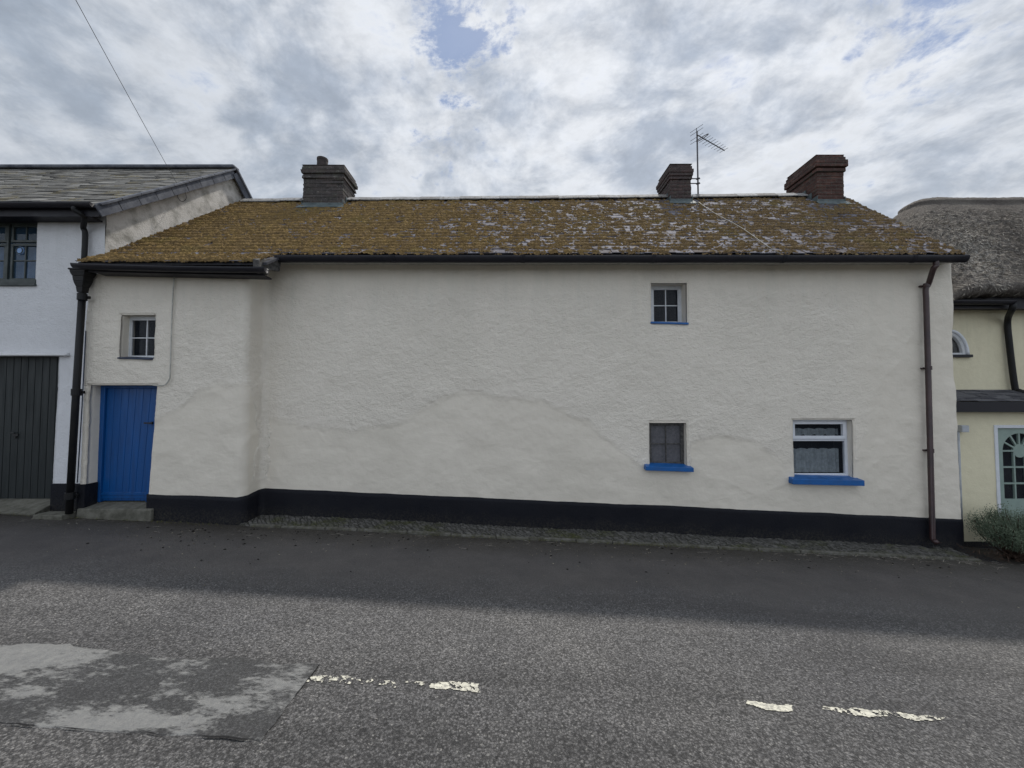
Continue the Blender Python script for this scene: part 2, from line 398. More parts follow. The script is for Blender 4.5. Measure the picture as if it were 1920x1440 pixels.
def asphalt_mat(name, cA, cB, chip, sc=95.0, hard=1.0, patchy=False):
    m, g, bs, tc = newmat(name)
    tw = g.vm('ADD', tc, g.vm('SCALE', g.vm('SUBTRACT', g.noise(tc, 70, 4, .7, col=True), (.5, .5, .5)), scale=.030))
    v = g.math('ADD', g.math('MULTIPLY', g.vor(tw, sc, 'F1'), .55), g.math('MULTIPLY', g.noise(tc, sc*1.7, 5, .75), .45)); vc = g.n('ShaderNodeTexVoronoi'); g.set(vc.inputs['Vector'], tw); vc.inputs['Scale'].default_value = sc
    cc = g.sep(vc.outputs['Color'])[0]
    n = g.noise(tc, .45, 5, .6); n2 = g.noise(tc, 22, 6, .75); n3 = g.noise(tc, 2.5, 5, .65); ln = g.noise(g.vm('MULTIPLY', tc, (.16, 1.1, 1)), 1.6, 5, .6)
    c = g.mix(g.rng(n, .35, .65), cA, cB)
    c = g.mix(g.math('MULTIPLY', g.rng(n3, .4, .7), .35), c, g.vm('SCALE', c, scale=.62))
    c = g.mix(g.math('MULTIPLY', g.rng(ln, .46, .60), .55), c, g.vm('SCALE', c, scale=.55))
    c = g.mix(g.rng(cc, .0, 1.0, .0, .95), g.vm('SCALE', c, scale=.45), g.vm('SCALE', c, scale=1.9))
    c = g.mix(g.math('MULTIPLY', g.rng(cc, .95, .98), .6), c, chip)
    c = g.mix(g.math('MULTIPLY', g.rng(v, .40, .58), .65), c, (.016, .016, .017))
    c = g.mix(g.math('MULTIPLY', g.rng(n2, .5, .8), .25), c, (.02, .02, .022))
    X, Y, Z = g.sep(tc)
    wallside = g.rng(g.math('ADD', Y, g.math('MULTIPLY', g.noise(tc, 1.2, 5, .65), 1.2)), 3.9, 5.1, 0, 1, True)   # darker, smoother strip beside the cottages
    smooth = g.math('SUBTRACT', 1.0, g.math('MULTIPLY', wallside, .75))
    if not patchy:
        ws = g.mix(g.rng(n3, .35, .7), (.068, .063, .062), (.102, .093, .089))
        ws = g.mix(g.math('MULTIPLY', g.rng(g.noise(tc, 60, 4, .7), .62, .7), .5), ws, (.16, .155, .15))
        c = g.mix(g.math('MULTIPLY', wallside, .85), c, ws)
        dirt = g.math('MULTIPLY', g.rng(g.math('ADD', Y, g.math('MULTIPLY', g.noise(tc, 3, 6, .7), .6)), 5.15, 5.95), g.rng(n2, .2, .55))
        c = g.mix(g.math('MULTIPLY', dirt, .85), c, (.030, .026, .018))
        lit_band = g.rng(g.math('ADD', Y, g.math('MULTIPLY', n3, .6)), 2.9, 3.35, 0, 1, True); c = g.mix(g.math('MULTIPLY', g.math('MULTIPLY', lit_band, g.math('SUBTRACT', 1.0, wallside)), .9), c, g.vm('SCALE', c, scale=1.16))  # brighter lit band beyond the shadow edge, put into the road colour
    else:
        mx_, my_, mz_ = g.sep(tc); rv = g.comb(g.math('ADD', mx_, g.math('MULTIPLY', my_, -1.3)), g.math('MULTIPLY', g.math('ADD', my_, g.math('MULTIPLY', mx_, .25)), 2.2), 0)
        msk = g.noise(rv, 4.2, 10, .74, .0)
        msk = g.math('ADD', g.math('MULTIPLY', msk, .6), g.math('MULTIPLY', g.noise(tc, 1.3, 3, .5), .4))
        bb = g.n('ShaderNodeAttribute', attribute_name='wear').outputs['Fac']; msk = g.math('ADD', g.math('ADD', g.math('MULTIPLY', msk, .8), g.math('MULTIPLY', g.noise(rv, 14, 8, .7), .2)), bb)
        a = g.rng(msk, .50, .555, 0, .9)
        wl = g.mix(g.rng(n2, .3, .75), (.15, .153, .156), (.255, .255, .247))
        dk = g.mix(.30, g.vm('SCALE', c, scale=.85), (.050, .051, .053))
        c = g.mix(a, dk, wl); smooth = g.math('SUBTRACT', .8, g.math('MULTIPLY', a, .25))
    g.set(bs.inputs['Base Color'], c)
    g.set(bs.inputs['Roughness'], g.rng(cc, 0, 1, .55, .85)); bs.inputs['Specular IOR Level'].default_value = .35
    h = g.math('MULTIPLY', g.math('SUBTRACT', g.math('MULTIPLY', n2, .5), v), smooth)
    bump(g, bs, h, .014*hard, 1.0)
    return m
M['asphalt'] = asphalt_mat('chipped asphalt', (.130, .128, .131), (.178, .173, .170), (.36, .35, .33), 80)
M['patch'] = asphalt_mat('worn asphalt patch', (.075, .076, .079), (.10, .10, .102), (.2, .2, .19), 85, .6, True)
M['tar'] = simple('tar joint', (.012, .012, .013), None, 20, .7, 60, .004, .2)
M['marking'] = simple('worn road paint', (.66, .64, .54), (.34, .33, .29), 45, .7, 120, .006, .3, lohi=(.4, .62))
M['earth'] = simple('bare earth', (.07, .06, .045), (.04, .045, .025), 2, .95, 30, .01, .1)
def cobble_mat():
    m, g, bs, tc = newmat('mossy pitched stones')
    x, y, z = g.sep(tc)
    v = g.vm('ADD', g.vm('MULTIPLY', g.comb(g.math('ADD', x, g.math('MULTIPLY', y, .8)), y, 0), (1.6, .75, 1)), g.vm('SCALE', g.noise(tc, 8, 3, .6, col=True), scale=.05))
    e = g.vor(v, 9, 'DISTANCE_TO_EDGE'); n = g.noise(tc, 18, 6, .7); n2 = g.noise(tc, 1.9, 4, .6)
    c = g.mix(g.rng(n, .3, .7), (.062, .060, .055), (.135, .13, .12))
    c = g.mix(g.math('MULTIPLY', g.rng(e, .08, .01), .85), c, (.022, .022, .014))
    c = g.mix(g.math('MULTIPLY', g.rng(n2, .52, .66), g.rng(n, .35, .55)), c, (.055, .060, .016))
    g.set(bs.inputs['Base Color'], c); bs.inputs['Roughness'].default_value = .9
    p = bump(g, bs, g.rng(e, 0, .15), .02); bump(g, bs, n, .012, 1, p); return m
M['cobble'] = cobble_mat()
M['leaf'] = simple('shrub leaves', (.17, .215, .145), (.085, .12, .08), 9, .6, 30, 0, .3)
M['stem'] = simple('woody stem', (.09, .06, .045), (.05, .035, .028), 20, .9, 40, .002, .1)
M['weed'] = simple('weeds', (.085, .10, .022), (.13, .115, .045), 6, .7, 30, 0, .3)
M['litter'] = simple('dry litter', (.42, .38, .29), (.10, .08, .05), 11, .9, 30, 0, .1, lohi=(.45, .55))
M['mud'] = simple('dark mud crumbs', (.018, .016, .014), None, 11, .95, 30, 0, .1)

# ================================================================== GROUND
def sheet(name, xs, ys, zf, mat, keep=None):
    X, Y = np.meshgrid(xs, ys, indexing='ij'); Z = zf(X, Y); nx, ny = X.shape
    V = np.stack([X, Y, Z], -1).reshape(-1, 3); I = np.arange(nx*ny).reshape(nx, ny)
    Fq = np.stack([I[:-1, :-1], I[1:, :-1], I[1:, 1:], I[:-1, 1:]], -1).reshape(-1, 4)
    if keep is not None:
        cx = (X[:-1, :-1]+X[1:, 1:]).ravel()/2; cy = (Y[:-1, :-1]+Y[1:, 1:]).ravel()/2
        Fq = Fq[keep(cx, cy)]; u = np.unique(Fq); mp = np.zeros(nx*ny, int); mp[u] = np.arange(len(u)); V = V[u]; Fq = mp[Fq]
    return np_mesh(name, V, Fq, mat)
far = [-900, -400, -150, -80]
tag(sheet('ground', np.array(far+list(range(-40, 41, 4))+[80, 150, 400, 900]), np.array([-900, -300, -90, -30, -10, -2, 0, 8, 12, 30, 90, 300, 900]),
          lambda x, y: gz(x, y)-.05, M['earth']), kind='structure')
def road_z(x, y):
    return gz(x, y) + (fbm(x+50, y+50, .5, 3, 2)-.5)*.03
tag(sheet('road', np.arange(-40, 40.01, .25), np.arange(-2.5, 7.76, .25), road_z, M['asphalt']), kind='structure')
def zroad(x, y): return float(road_z(np.array(float(x)), np.array(float(y))))
def on_road(px, py):
    y = 4.0
    for _ in range(40):
        p = at(px, py, y); d = pxdir(px, py)
        k = (zroad(p.x, y) - CH)/d[2]; y = .5*y + .5*k*d[1]
    return at(px, py, y)

# asphalt patch: polygon with worn edge
PP = [on_road(*q) for q in ((-420, 1195), (0, 1207), (150, 1216), (290, 1232), (450, 1236), (600, 1246), (560, 1305), (530, 1350), (490, 1391), (330, 1380), (180, 1371), (0, 1357), (-420, 1330))]
def inpoly(x, y, P):
    ins = np.zeros(x.shape, bool); n = len(P)
    for i in range(n):
        x1, y1 = P[i]; x2, y2 = P[(i+1) % n]
        c = ((y1 > y) != (y2 > y)) & (x < (x2-x1)*(y-y1)/(y2-y1+1e-12)+x1); ins ^= c
    return ins
def wob(x, y, a=.03, s=9): return x+(fbm(x, y, s, 3, 1)-.5)*a, y+(fbm(x+9, y, s, 3, 2)-.5)*a
PT = np.array([(p.x, p.y) for p in PP[:6]]); PBm = np.array([(p.x, p.y) for p in (PP[12], PP[11], PP[10], PP[9], PP[8])])
def resamp(P, n):
    l = np.concatenate([[0], np.cumsum(np.hypot(*np.diff(P, axis=0).T))]); t = np.linspace(0, l[-1], n); return np.stack([np.interp(t, l, P[:, 0]), np.interp(t, l, P[:, 1])], -1)
A_, B_ = resamp(PT, 400), resamp(PBm, 400)
A_[:, 1] += (fbm(A_[:, 0], A_[:, 1], 4, 4, 3, .5)-.5)*.12; B_[:, 1] += (fbm(B_[:, 0], B_[:, 1], 9, 3, 5)-.5)*.022
vv = np.linspace(0, 1, 80)[None, :, None]; S = A_[:, None]*(1-vv)+B_[:, None]*vv
S[-8:, :, 0] += ((fbm(S[-8:, :, 0]*0+3, S[-8:, :, 1], 8, 3, 6)-.5)*.03)
SZ = road_z(S[..., 0], S[..., 1])+.0045; SZ[:, :6] -= np.linspace(.004, 0, 6)[None]; SZ[:, -1] -= .006
VS = np.concatenate([S, SZ[..., None]], -1).reshape(-1, 3); wx_, wy_ = proj(VS[:, 0], VS[:, 1], VS[:, 2]); gs = lambda x, y, a, b: np.exp(-((wx_-x)/a)**2-((wy_-y)/b)**2)
WEAR = -.006 + .10*gs(60, 1225, 120, 28) + .06*gs(340, 1248, 60, 18) + .10*gs(150, 1350, 110, 22) + .08*gs(300, 1355, 110, 22) + .07*gs(390, 1330, 50, 30) + .06*gs(60, 1295, 40, 22) + .06*gs(455, 1305, 30, 30) - .06*gs(470, 1365, 60, 20) - .05*gs(180, 1290, 70, 25) - .05*gs(420, 1270, 60, 20) - .05*gs(10, 1340, 60, 18); I = np.arange(400*80).reshape(400, 80)
tag(np_mesh('road_repair', VS, np.stack([I[:-1, :-1], I[:-1, 1:], I[1:, 1:], I[1:, :-1]], -1).reshape(-1, 4), M['patch'], attrs={'wear': WEAR}), kind='structure')
def seam(P, w_):
    n = len(P); t = np.gradient(P, axis=0); t /= np.linalg.norm(t, axis=1)[:, None]+1e-9; nn = np.stack([-t[:, 1], t[:, 0]], -1)
    ww = w_*np.clip(2.2*fbm(P[:, 0], P[:, 1], 7, 4, 2)-.75, .02, .6)[:, None]; L_, R_ = P+nn*ww, P-nn*ww
    V = np.concatenate([np.c_[L_, road_z(L_[:, 0], L_[:, 1])+.009], np.c_[R_, road_z(R_[:, 0], R_[:, 1])+.009]])
    return np_mesh('tar_joint', V, [(i, n+i, n+i+1, i+1) for i in range(n-1)], M['tar'])
tag(seam(B_, .010), kind='structure'); tag(seam(S[-1, :, :], .004), kind='structure')
# sunken dark joint round the repair
# road centre-line dashes, worn into fragments
def dash(pts_top, pts_bot, thr, seed):
    pl = [on_road(*q) for q in pts_top] + [on_road(*q) for q in pts_bot[::-1]]
    P = np.array([(p.x, p.y) for p in pl])
    def keep(x, y):
        a, b = wob(x, y, .05, 14)
        return inpoly(a, b, P) & (fbm(x+seed, y, 30, 4, seed % 7, .7) > thr)
    return tag(sheet('road_marking', np.arange(P[:, 0].min()-.05, P[:, 0].max()+.05, .006), np.arange(P[:, 1].min()-.05, P[:, 1].max()+.05, .006),
                     lambda x, y: road_z(x, y)+.005, M['marking'], keep), kind='structure')
dash([(808, 1279), (850, 1280), (902, 1284)], [(808, 1288), (850, 1294), (902, 1298)], .40, 3)
dash([(578, 1268), (650, 1270), (725, 1277), (800, 1281)], [(578, 1279), (650, 1284), (725, 1288), (800, 1290)], .575, 4)
dash([(1402, 1315), (1440, 1317), (1488, 1325)], [(1402, 1321), (1440, 1335), (1488, 1336)], .05, 5)
dash([(1544, 1327), (1600, 1329), (1670, 1335), (1735, 1344), (1778, 1350)], [(1544, 1332), (1600, 1342), (1670, 1346), (1735, 1352), (1778, 1353)], .41, 6)

# ================================================================== WHITE COTTAGE
YM, YP = 6.10, 5.70                 # main wall and projecting bay
XL, XC, XR = -6.345, -3.945, 7.08
cot = thing('cottage', (.4, 7.2, -.4), 'long white rendered cottage with mossy slate roof, three brick chimneys and blue door', 'house')

# plan path of the front wall, rounded corners
def arc(cx, cy, r, a0, a1, n): return [(cx+r*math.cos(R(a0+(a1-a0)*i/n)), cy+r*math.sin(R(a0+(a1-a0)*i/n))) for i in range(n+1)]
rc = .10
raw = [(XL, YP), (XC-rc, YP)] + arc(XC-rc, YP+rc, rc, -90, 0, 8)[1:] + [(XC, YM-rc)] + arc(XC+rc, YM-rc, rc, 180, 90, 8)[1:] + [(XR-.06, YM)] + arc(XR-.06, YM+.06, .06, -90, 0, 5)[1:] + [(XR+.03, YM+.4)]
raw = np.array(raw); seg = np.hypot(*np.diff(raw, axis=0).T); cu = np.concatenate([[0], np.cumsum(seg)]); ULEN = cu[-1]
def u_of_x(x):      # straight runs only
    return (x-XL) if x < XC else float(cu[-7] if False else cu[np.searchsorted(raw[:, 0] > XC+rc-1e-6, True)] + (x-(XC+rc)))
UM0 = None
for i, p in enumerate(raw):
    if abs(p[1]-YM) < 1e-6 and abs(p[0]-(XC+rc)) < 1e-6: UM0 = cu[i]
def u_main(x): return UM0 + (x-(XC+rc))
def u_bay(x): return x-XL
def path(u):
    x = np.interp(u, cu, raw[:, 0]); y = np.interp(u, cu, raw[:, 1]); e = .004
    x1 = np.interp(u-e, cu, raw[:, 0]); y1 = np.interp(u-e, cu, raw[:, 1]); x2 = np.interp(u+e, cu, raw[:, 0]); y2 = np.interp(u+e, cu, raw[:, 1])
    tx, ty = x2-x1, y2-y1; l = np.hypot(tx, ty)+1e-9
    return x, y, ty/l, -tx/l        # normal pointing to the street
# line between trowelled lower render (below) and rough render (above), and raised seams
BND = np.array([(100, 2000), (270, 800), (330, 772), (368, 732), (410, 722), (470, 722), (478, 900), (498, 900), (500, 785), (560, 795), (640, 806), (700, 808), (760, 790), (800, 760), (850, 741), (900, 738), (950, 748), (1000, 750), (1050, 765), (1090, 786), (1130, 816), (1165, 845), (1205, 872),
                (1294, 872), (1300, 830), (1340, 818), (1400, 822), (1440, 850), (1486, 862), (1600, 870), (1640, 760), (1700, 640), (1740, 600), (2000, 560)], float)
SEAMS = [([(1477, 500), (1480, 640), (1484, 787)], -1, 1.2), ([(186, 515), (183, 620), (180, 715)], -1, 1.0),
         ([(1300, 888), (1360, 902), (1392, 915), (1430, 934)], 1, 1.6), ([(1400, 936), (1450, 915), (1484, 903)], 1, 1.6),
         ([(330, 700), (360, 682), (398, 650)], 1, 2.2), ([(372, 655), (400, 680), (430, 705)], 1, 2.2), ([(335, 770), (368, 731), (410, 721), (470, 721)], 1, 1.5),
         ([(500, 786), (560, 795), (700, 808), (760, 790), (850, 740), (900, 737), (1000, 750), (1090, 786), (1165, 845), (1205, 870)], 1, 1.5),
         ([(1430, 548), (1500, 552), (1560, 560)], 1, 1.6), ([(1350, 565), (1400, 568), (1440, 552)], 1, 1.6), ([(1640, 870), (1660, 855), (1700, 852), (1730, 865)], 1, 1.5),
         ([(590, 800), (610, 830), (640, 850)], 1, 1.6), ([(445, 900), (450, 850), (470, 815), (480, 812)], 1, 2.5), ([(1610, 560), (1650, 620), (1700, 640), (1730, 600)], 1, 1.5),
         ([(1755, 748), (1775, 745), (1790, 750)], 1, 1.8)]
def segdist(px, py, pts):
    d = np.full(px.shape, 1e9)
    for (x1, y1), (x2, y2) in zip(pts[:-1], pts[1:]):
        t = np.clip(((px-x1)*(x2-x1)+(py-y1)*(y2-y1))/((x2-x1)**2+(y2-y1)**2), 0, 1)
        d = np.minimum(d, np.hypot(px-x1-t*(x2-x1), py-y1-t*(y2-y1)))
    return d
def wall_disp(u, z):
    x, y, nx, ny = path(u); px, py = proj(x, y, z)
    px = px + (fbm(u, z, 3, 3, 3)-.5)*26; py2 = py + (fbm(u+5, z, 4, 3, 4)-.5)*18
    b = np.interp(px, BND[:, 0], BND[:, 1]); rough = np.clip((b-py2)/12+.5, 0, 1)**1.3
    rough = rough*np.clip((py-515)/40, .35, 1)*(1-.78*np.clip((px-1570)/70, 0, 1))
    d = (fbm(u, z, 1.1, 3, 1)-.5)*.050 + (fbm(u, z, 4.5, 2, 5)-.5)*.014
    d = d + rough*(.0022 + (fbm(u+z*.3, z*1.4, 20, 2, 2, .6)-.5)*.013) + (1-rough)*(fbm(u*.8+z*.2, z*1.2, 5, 3, 6)-.5)*.012
    for pts, sgn, wd in SEAMS:
        sd = segdist(proj(x, y, z)[0]+(fbm(u, z, 7, 2, 1)-.5)*5, py+(fbm(u, z, 7, 2, 2)-.5)*5*(0 if sgn < 0 else 1), pts)
        d = d + sgn*(.0065 if sgn < 0 else .0028)*np.exp(-(sd/(wd*1.6))**2)
    return d, rough
SLOPE = -.0474
# holes: (u0,u1,z0,z1,depth,splayL,splayR,splayT)
def rect(a, b, Y): p = at(*a, Y); q = at(*b, Y); return p.x, q.x, q.z, p.z     # x0,x1,zlow,zhigh
WIN = {}
WIN['bay'] = rect((226, 590), (288, 672), YP); WIN['up'] = rect((1221, 530), (1289, 605), YM)
WIN['low'] = rect((1218, 793), (1288, 874), YM); WIN['big'] = rect((1487, 787), (1601, 897), YM)
DOOR = (at(168, 722, YP).x, at(297, 722, YP).x, -.25, at(230, 722, YP).z)
holes = [(u_bay(WIN['bay'][0]), u_bay(WIN['bay'][1]), WIN['bay'][2], WIN['bay'][3], .22, 0, 0, .0),
         (u_main(WIN['up'][0]), u_main(WIN['up'][1]), WIN['up'][2], WIN['up'][3], .34, .0, .0, .0),
         (u_main(WIN['low'][0]), u_main(WIN['low'][1]), WIN['low'][2], WIN['low'][3], .13, 0, .0, 0),
         (u_main(WIN['big'][0]), u_main(WIN['big'][1]), WIN['big'][2], WIN['big'][3], .16, 0, .0, 0),
         (u_bay(DOOR[0]), u_bay(DOOR[1])-.02, -.75, DOOR[3], .26, 0, 0, 0)]
def grid_lines(a, b, step, marks):
    L_ = list(np.arange(a, b, step)) + [b]
    for m_ in marks:
        i = int(np.argmin([abs(q-m_) for q in L_])); L_[i] = m_
    return np.array(sorted(L_))
us = grid_lines(0, ULEN, .0185, [h[0] for h in holes]+[h[1] for h in holes])
zs = grid_lines(-1.35, 3.90, .0185, [h[2] for h in holes]+[h[3] for h in holes])
U, Z = np.meshgrid(us, zs, indexing='ij'); nu, nz = U.shape
D, RG = wall_disp(U, Z)
# the door's right jamb leans: shift is handled by the frame; edges of openings are eased back
for h in holes:
    i0, i1 = np.searchsorted(us, h[0]-1e-9), np.searchsorted(us, h[1]-1e-9); k0, k1 = np.searchsorted(zs, h[2]-1e-9), np.searchsorted(zs, h[3]-1e-9)
    D[i0, k0:k1+1] -= .012; D[i1, k0:k1+1] -= .012; D[i0:i1+1, k1] -= .010
    RG[i0-1:i1+2, k0-1:k1+2] *= .4
x, y, nx, ny = path(U)
# door's right jamb leans with height
lean = np.where((U < u_bay(DOOR[1])+.25) & (U > u_bay(DOOR[0])+.4) & (Z < DOOR[3]+.02), np.clip(1-np.abs(U-u_bay(DOOR[1])+.02)/.27, 0, 1)*(-.085)*np.clip((DOOR[3]-Z)/1.8, 0, 1), 0)
V = np.stack([x+nx*D+lean, y+ny*D, Z], -1)
V[:, :, 2] = np.where((Z > 3.60) & (U < u_bay(XC)+.1), 3.60, V[:, :, 2])
I = np.arange(nu*nz).reshape(nu, nz)
Fq = np.stack([I[:-1, :-1], I[1:, :-1], I[1:, 1:], I[:-1, 1:]], -1); cu_ = (U[:-1, :-1]+U[1:, 1:])/2; cz_ = (Z[:-1, :-1]+Z[1:, 1:])/2
kp = np.ones(cu_.shape, bool)
for h in holes: kp &= ~((cu_ > h[0]) & (cu_ < h[1]) & (cz_ > h[2]) & (cz_ < h[3]))
Fl = [Fq[kp]]; VV = [V.reshape(-1, 3)]; RR = [RG.ravel()]; base = nu*nz
for h in holes:
    i0, i1 = np.searchsorted(us, h[0]-1e-9), np.searchsorted(us, h[1]-1e-9); k0, k1 = np.searchsorted(zs, h[2]-1e-9), np.searchsorted(zs, h[3]-1e-9)
    loop = [I[i, k0] for i in range(i0, i1)] + [I[i1, k] for k in range(k0, k1)] + [I[i, k1] for i in range(i1, i0, -1)] + [I[i0, k] for k in range(k1, k0, -1)]
    lv = V.reshape(-1, 3)[loop]; n = len(loop); prev = np.array(loop); steps = 7
    for s in range(1, steps+1):
        t = s/steps; q = lv.copy(); ease = .010*min(1, s)
        cxm = (lv[:, 0].min()+lv[:, 0].max())/2; czm = (lv[:, 2].min()+lv[:, 2].max())/2
        q[:, 1] = lv[:, 1]*(1-t) + (h_y := (YP if h[1] < u_bay(XC) else YM)+h[4])*t
        q[:, 0] += -np.sign(lv[:, 0]-cxm)*ease*(np.abs(lv[:, 0]-cxm) > (lv[:, 0].max()-cxm)*.6)*.6
        wobble = (fbm(q[:, 1]*20+q[:, 0], q[:, 2], 3, 3, 4)-.5)*.010
        q[:, 0] += wobble; q[:, 2] += wobble*.5
        new = base+np.arange(n)
        a, b = prev, np.roll(prev, -1); c, d = np.roll(new, -1), new
        Fl.append(np.stack([a, d, c, b], -1)); VV.append(q); RR.append(np.full(n, .15)); base += n; prev = new
# side, back walls (plain) so that the house is closed
wall = np_mesh('wall', np.concatenate(VV), np.concatenate(Fl), M['wall'], cot, True, {'rough': np.concatenate(RR)})

# plinth
pts = [(-6.3, None)]
def plinth(name, u0, u1, ztop, parent, off=.012):
    uu = np.linspace(u0, u1, max(4, int((u1-u0)/.03)+1)); zt = ztop(uu)
    rows = []; ts = np.linspace(0, 1, 26)
    X, Y, NX, NY = path(uu)
    for t in ts:
        z = -1.3*(1-t) + zt*t; d, _ = wall_disp(uu, z); d = d*.6 + off + .006
        if t == ts[-1]: z = z-.0
        rows.append(np.stack([X+NX*d, Y+NY*d, z], -1))
    d, _ = wall_disp(uu, zt); rows.append(np.stack([X+NX*(d*.6-.04), Y+NY*(d*.6-.04), zt+.006], -1))
    A = np.stack(rows, 1); n, k = A.shape[:2]; I = np.arange(n*k).reshape(n, k)
    Fq = np.stack([I[:-1, :-1], I[1:, :-1], I[1:, 1:], I[:-1, 1:]], -1).reshape(-1, 4)
    return np_mesh(name, A.reshape(-1, 3), Fq, M['plinth'], parent, True)
zb0, zb1 = at(279, 927, YP).z, at(455, 932, YP).z; zm0, zm1 = at(492, 915, YM).z, at(1797, 974, YM).z
uD = u_bay(DOOR[1]) - .02 - .0
KU = np.array([0, uD, u_bay(XC)-.10, UM0-.02, u_main(XR), ULEN]); KZ = np.array([zb0, zb0, zb1, zm0, zm1, zm1])
ztop = lambda u: np.interp(u, KU, KZ) + (fbm(u, u*0+3, 3, 3, 1)-.5)*.018
plinth('plinth', uD-.085, ULEN, ztop, cot)
mb = MB(); jx = DOOR[0]; zj = at(150, 908, YP).z
mb.box(XL-.012, jx+.024, YP-.035, YP+.15, -1.0, zj, .004)
mb.build('plinth', M['plinth'], cot, bevel=.006)

# roof geometry ---------------------------------------------------
YE, YR = 5.86, 8.50
def gable_x(y): return -6.30 + (y-5.85)*.060
def verge_x(y): return np.interp(y, [5.4, YE, YR], [6.98, at(1814, 480, YE).x, 7.50])
zE = at(1100, 479, YE).z
def ridge_z(x): return np.interp(x, [-5.9, 6.6, 7.6], [at(465, 379, YR).z, at(1490, 369, YR).z, at(1490, 369, YR).z-.02])
def roof_z(x, y):
    rz = ridge_z(x); z = zE + (rz-zE)*(y-YE)/(YR-YE)
    z = np.where(y < YE, zE - (YE-y)*.60, z)
    return z + (fbm(x+30, y, .6, 2, 3)-.5)*.045*np.clip((y-YE)/.5, 0, 1)*np.clip((YR-y)/.4, 0, 1)
XBAY = at(492, 490, 5.45).x          # right end of the lower eave
YLOW = 5.44
def slates(name, xl, xr, y0f, y1, zf, mat, parent, exposure, wmin, wmax, th, lift, seed, slope_c=.77, jit=.006):
    rnd = random.Random(seed); V = []; Fs = []; T = []
    y0 = y0f[0]; rows = int((y1-y0)/(exposure*slope_c))+1
    for r in range(rows):
        ya = y0 + r*exposure*slope_c; yb = min(ya + exposure*slope_c*2.05, y1)
        if ya > y1-.03: continue
        xa, xb = xl(ya), xr(ya); x = xa - rnd.random()*wmin*.5
        while x < xb-.02:
            wd = rnd.uniform(wmin, wmax); x0, x1_ = max(x, xa), min(x+wd-.004, xb); x += wd
            if x1_-x0 < .03: continue
            if not y0f[1](x0, x1_, ya): continue
            yj = ya + rnd.uniform(-jit, jit)*1.5; lf = lift*rnd.uniform(.75, 1.35)
            za = float(zf(np.array((x0+x1_)/2), np.array(yj))); zb_ = float(zf(np.array((x0+x1_)/2), np.array(yb)))
            z0 = float(zf(np.array(x0), np.array(yj)))-za; z1 = float(zf(np.array(x1_), np.array(yj)))-za
            rk = rnd.uniform(-.004, .004)
            b = len(V)
            lo_ = [(x0, yj+rk, za+z0+lf), (x1_, yj-rk, za+z1+lf)]; hi_ = [(x1_, yb, zb_+z1+.004), (x0, yb, zb_+z0+.004)]
            for p in lo_+hi_: V.append((p[0], p[1], p[2]-th))
            for p in lo_+hi_: V.append(p)
            for f in ((0,3,2,1), (4,5,6,7), (0,1,5,4), (1,2,6,5), (3,0,4,7)): Fs.append([b+i for i in f])
            t = rnd.random(); T += [t]*8
    return np_mesh(name, V, Fs, mat, parent, False, {'tone': T})
allow = lambda x0, x1, y: (y > YE-.03) or (x1 < XBAY+.02)
roof = slates('roof', lambda y: (gable_x(y)-.02 if y > 5.84 else at(140, 490, YLOW).x), verge_x, (YLOW, allow), YR, roof_z, M['slate'], cot, .155, .17, .30, .011, .020, 5, jit=.002)
# moss carpet riding on the slates
dxm, dym = .0145, .0098
xs = np.arange(-6.3, 7.6, dxm); ys = np.arange(YLOW-.015, YR-.02, dym); X, Y = np.meshgrid(xs, ys, indexing='ij')
ex = .155*.77; ph = ((Y-YLOW) % ex)/ex           # 0 at the lower edge of each course
PXm, PYm = proj(X, Y, roof_z(X, Y))
covx = np.interp(PXm, [100, 450, 650, 800, 950, 1150, 1350, 1450, 1600, 1820], [.93, .89, .76, .66, .60, .57, .56, .58, .60, .65])
covx = covx + .10*np.exp(-((PXm-720)/120)**2)
covy = np.interp((Y-YE)/(YR-YE), [-.2, 0, .05, .15, .55, .8, 1], [.02, -.16, .0, .04, .0, -.03, -.06])
cov = covx+covy
for (cx0, cx1) in ((-4.6, -3.45), (3.3, 4.0), (6.4, 7.1)):      # run-off below the flashings
    cov = cov - .12*((X > cx0-.3) & (X < cx1-.05))*np.clip((Y-7.55)/.3, 0, 1)
cov = cov - .30*np.exp(-((PXm-1430)/26)**2-((PYm-462)/14)**2) - .3*np.exp(-((PXm-560)/60)**2-((PYm-479)/4)**2) - .28*np.exp(-((PXm-905)/50)**2-((PYm-477)/5)**2)
lump = fbm(X, Y*1.5, 9, 4, 2, .6); lump2 = fbm(X+3, Y*1.3, 28, 3, 5, .6)
msk = cov + (lump-.5)*1.9 + (lump2-.5)*1.15 - .46 + .13*(ph < .45) - .16*(ph > .74) + (vnoise(X*46, Y*60, 4)-.5)*.34 
mh = np.clip(msk*.055, -.02, .034)*np.where(ph > .80, .45, 1.0)
sag = .020*(1-ph)
ZM = roof_z(X, Y) + sag + .001 + np.clip(mh, -.012, 1) + (vnoise(X*62, Y*85, 3)-.5)*.022 + (vnoise(X*25, Y*34, 6)-.5)*.016
I = np.arange(X.size).reshape(X.shape)
Fq = np.stack([I[:-1, :-1], I[1:, :-1], I[1:, 1:], I[:-1, 1:]], -1)
m4 = (msk[:-1, :-1]+msk[1:, :-1]+msk[1:, 1:]+msk[:-1, 1:])/4
xc, yc = X[:-1, :-1], Y[:-1, :-1]
kp = (m4 > 0) & (xc > np.where(yc < 5.84, at(143, 490, YLOW).x, gable_x(yc)+.02)) & (xc < verge_x(yc)-.03) & ((yc > YE-.004) | (xc < XBAY-.02))
Fq = Fq[kp]; u_ = np.unique(Fq); mp = np.zeros(X.size, int); mp[u_] = np.arange(len(u_))
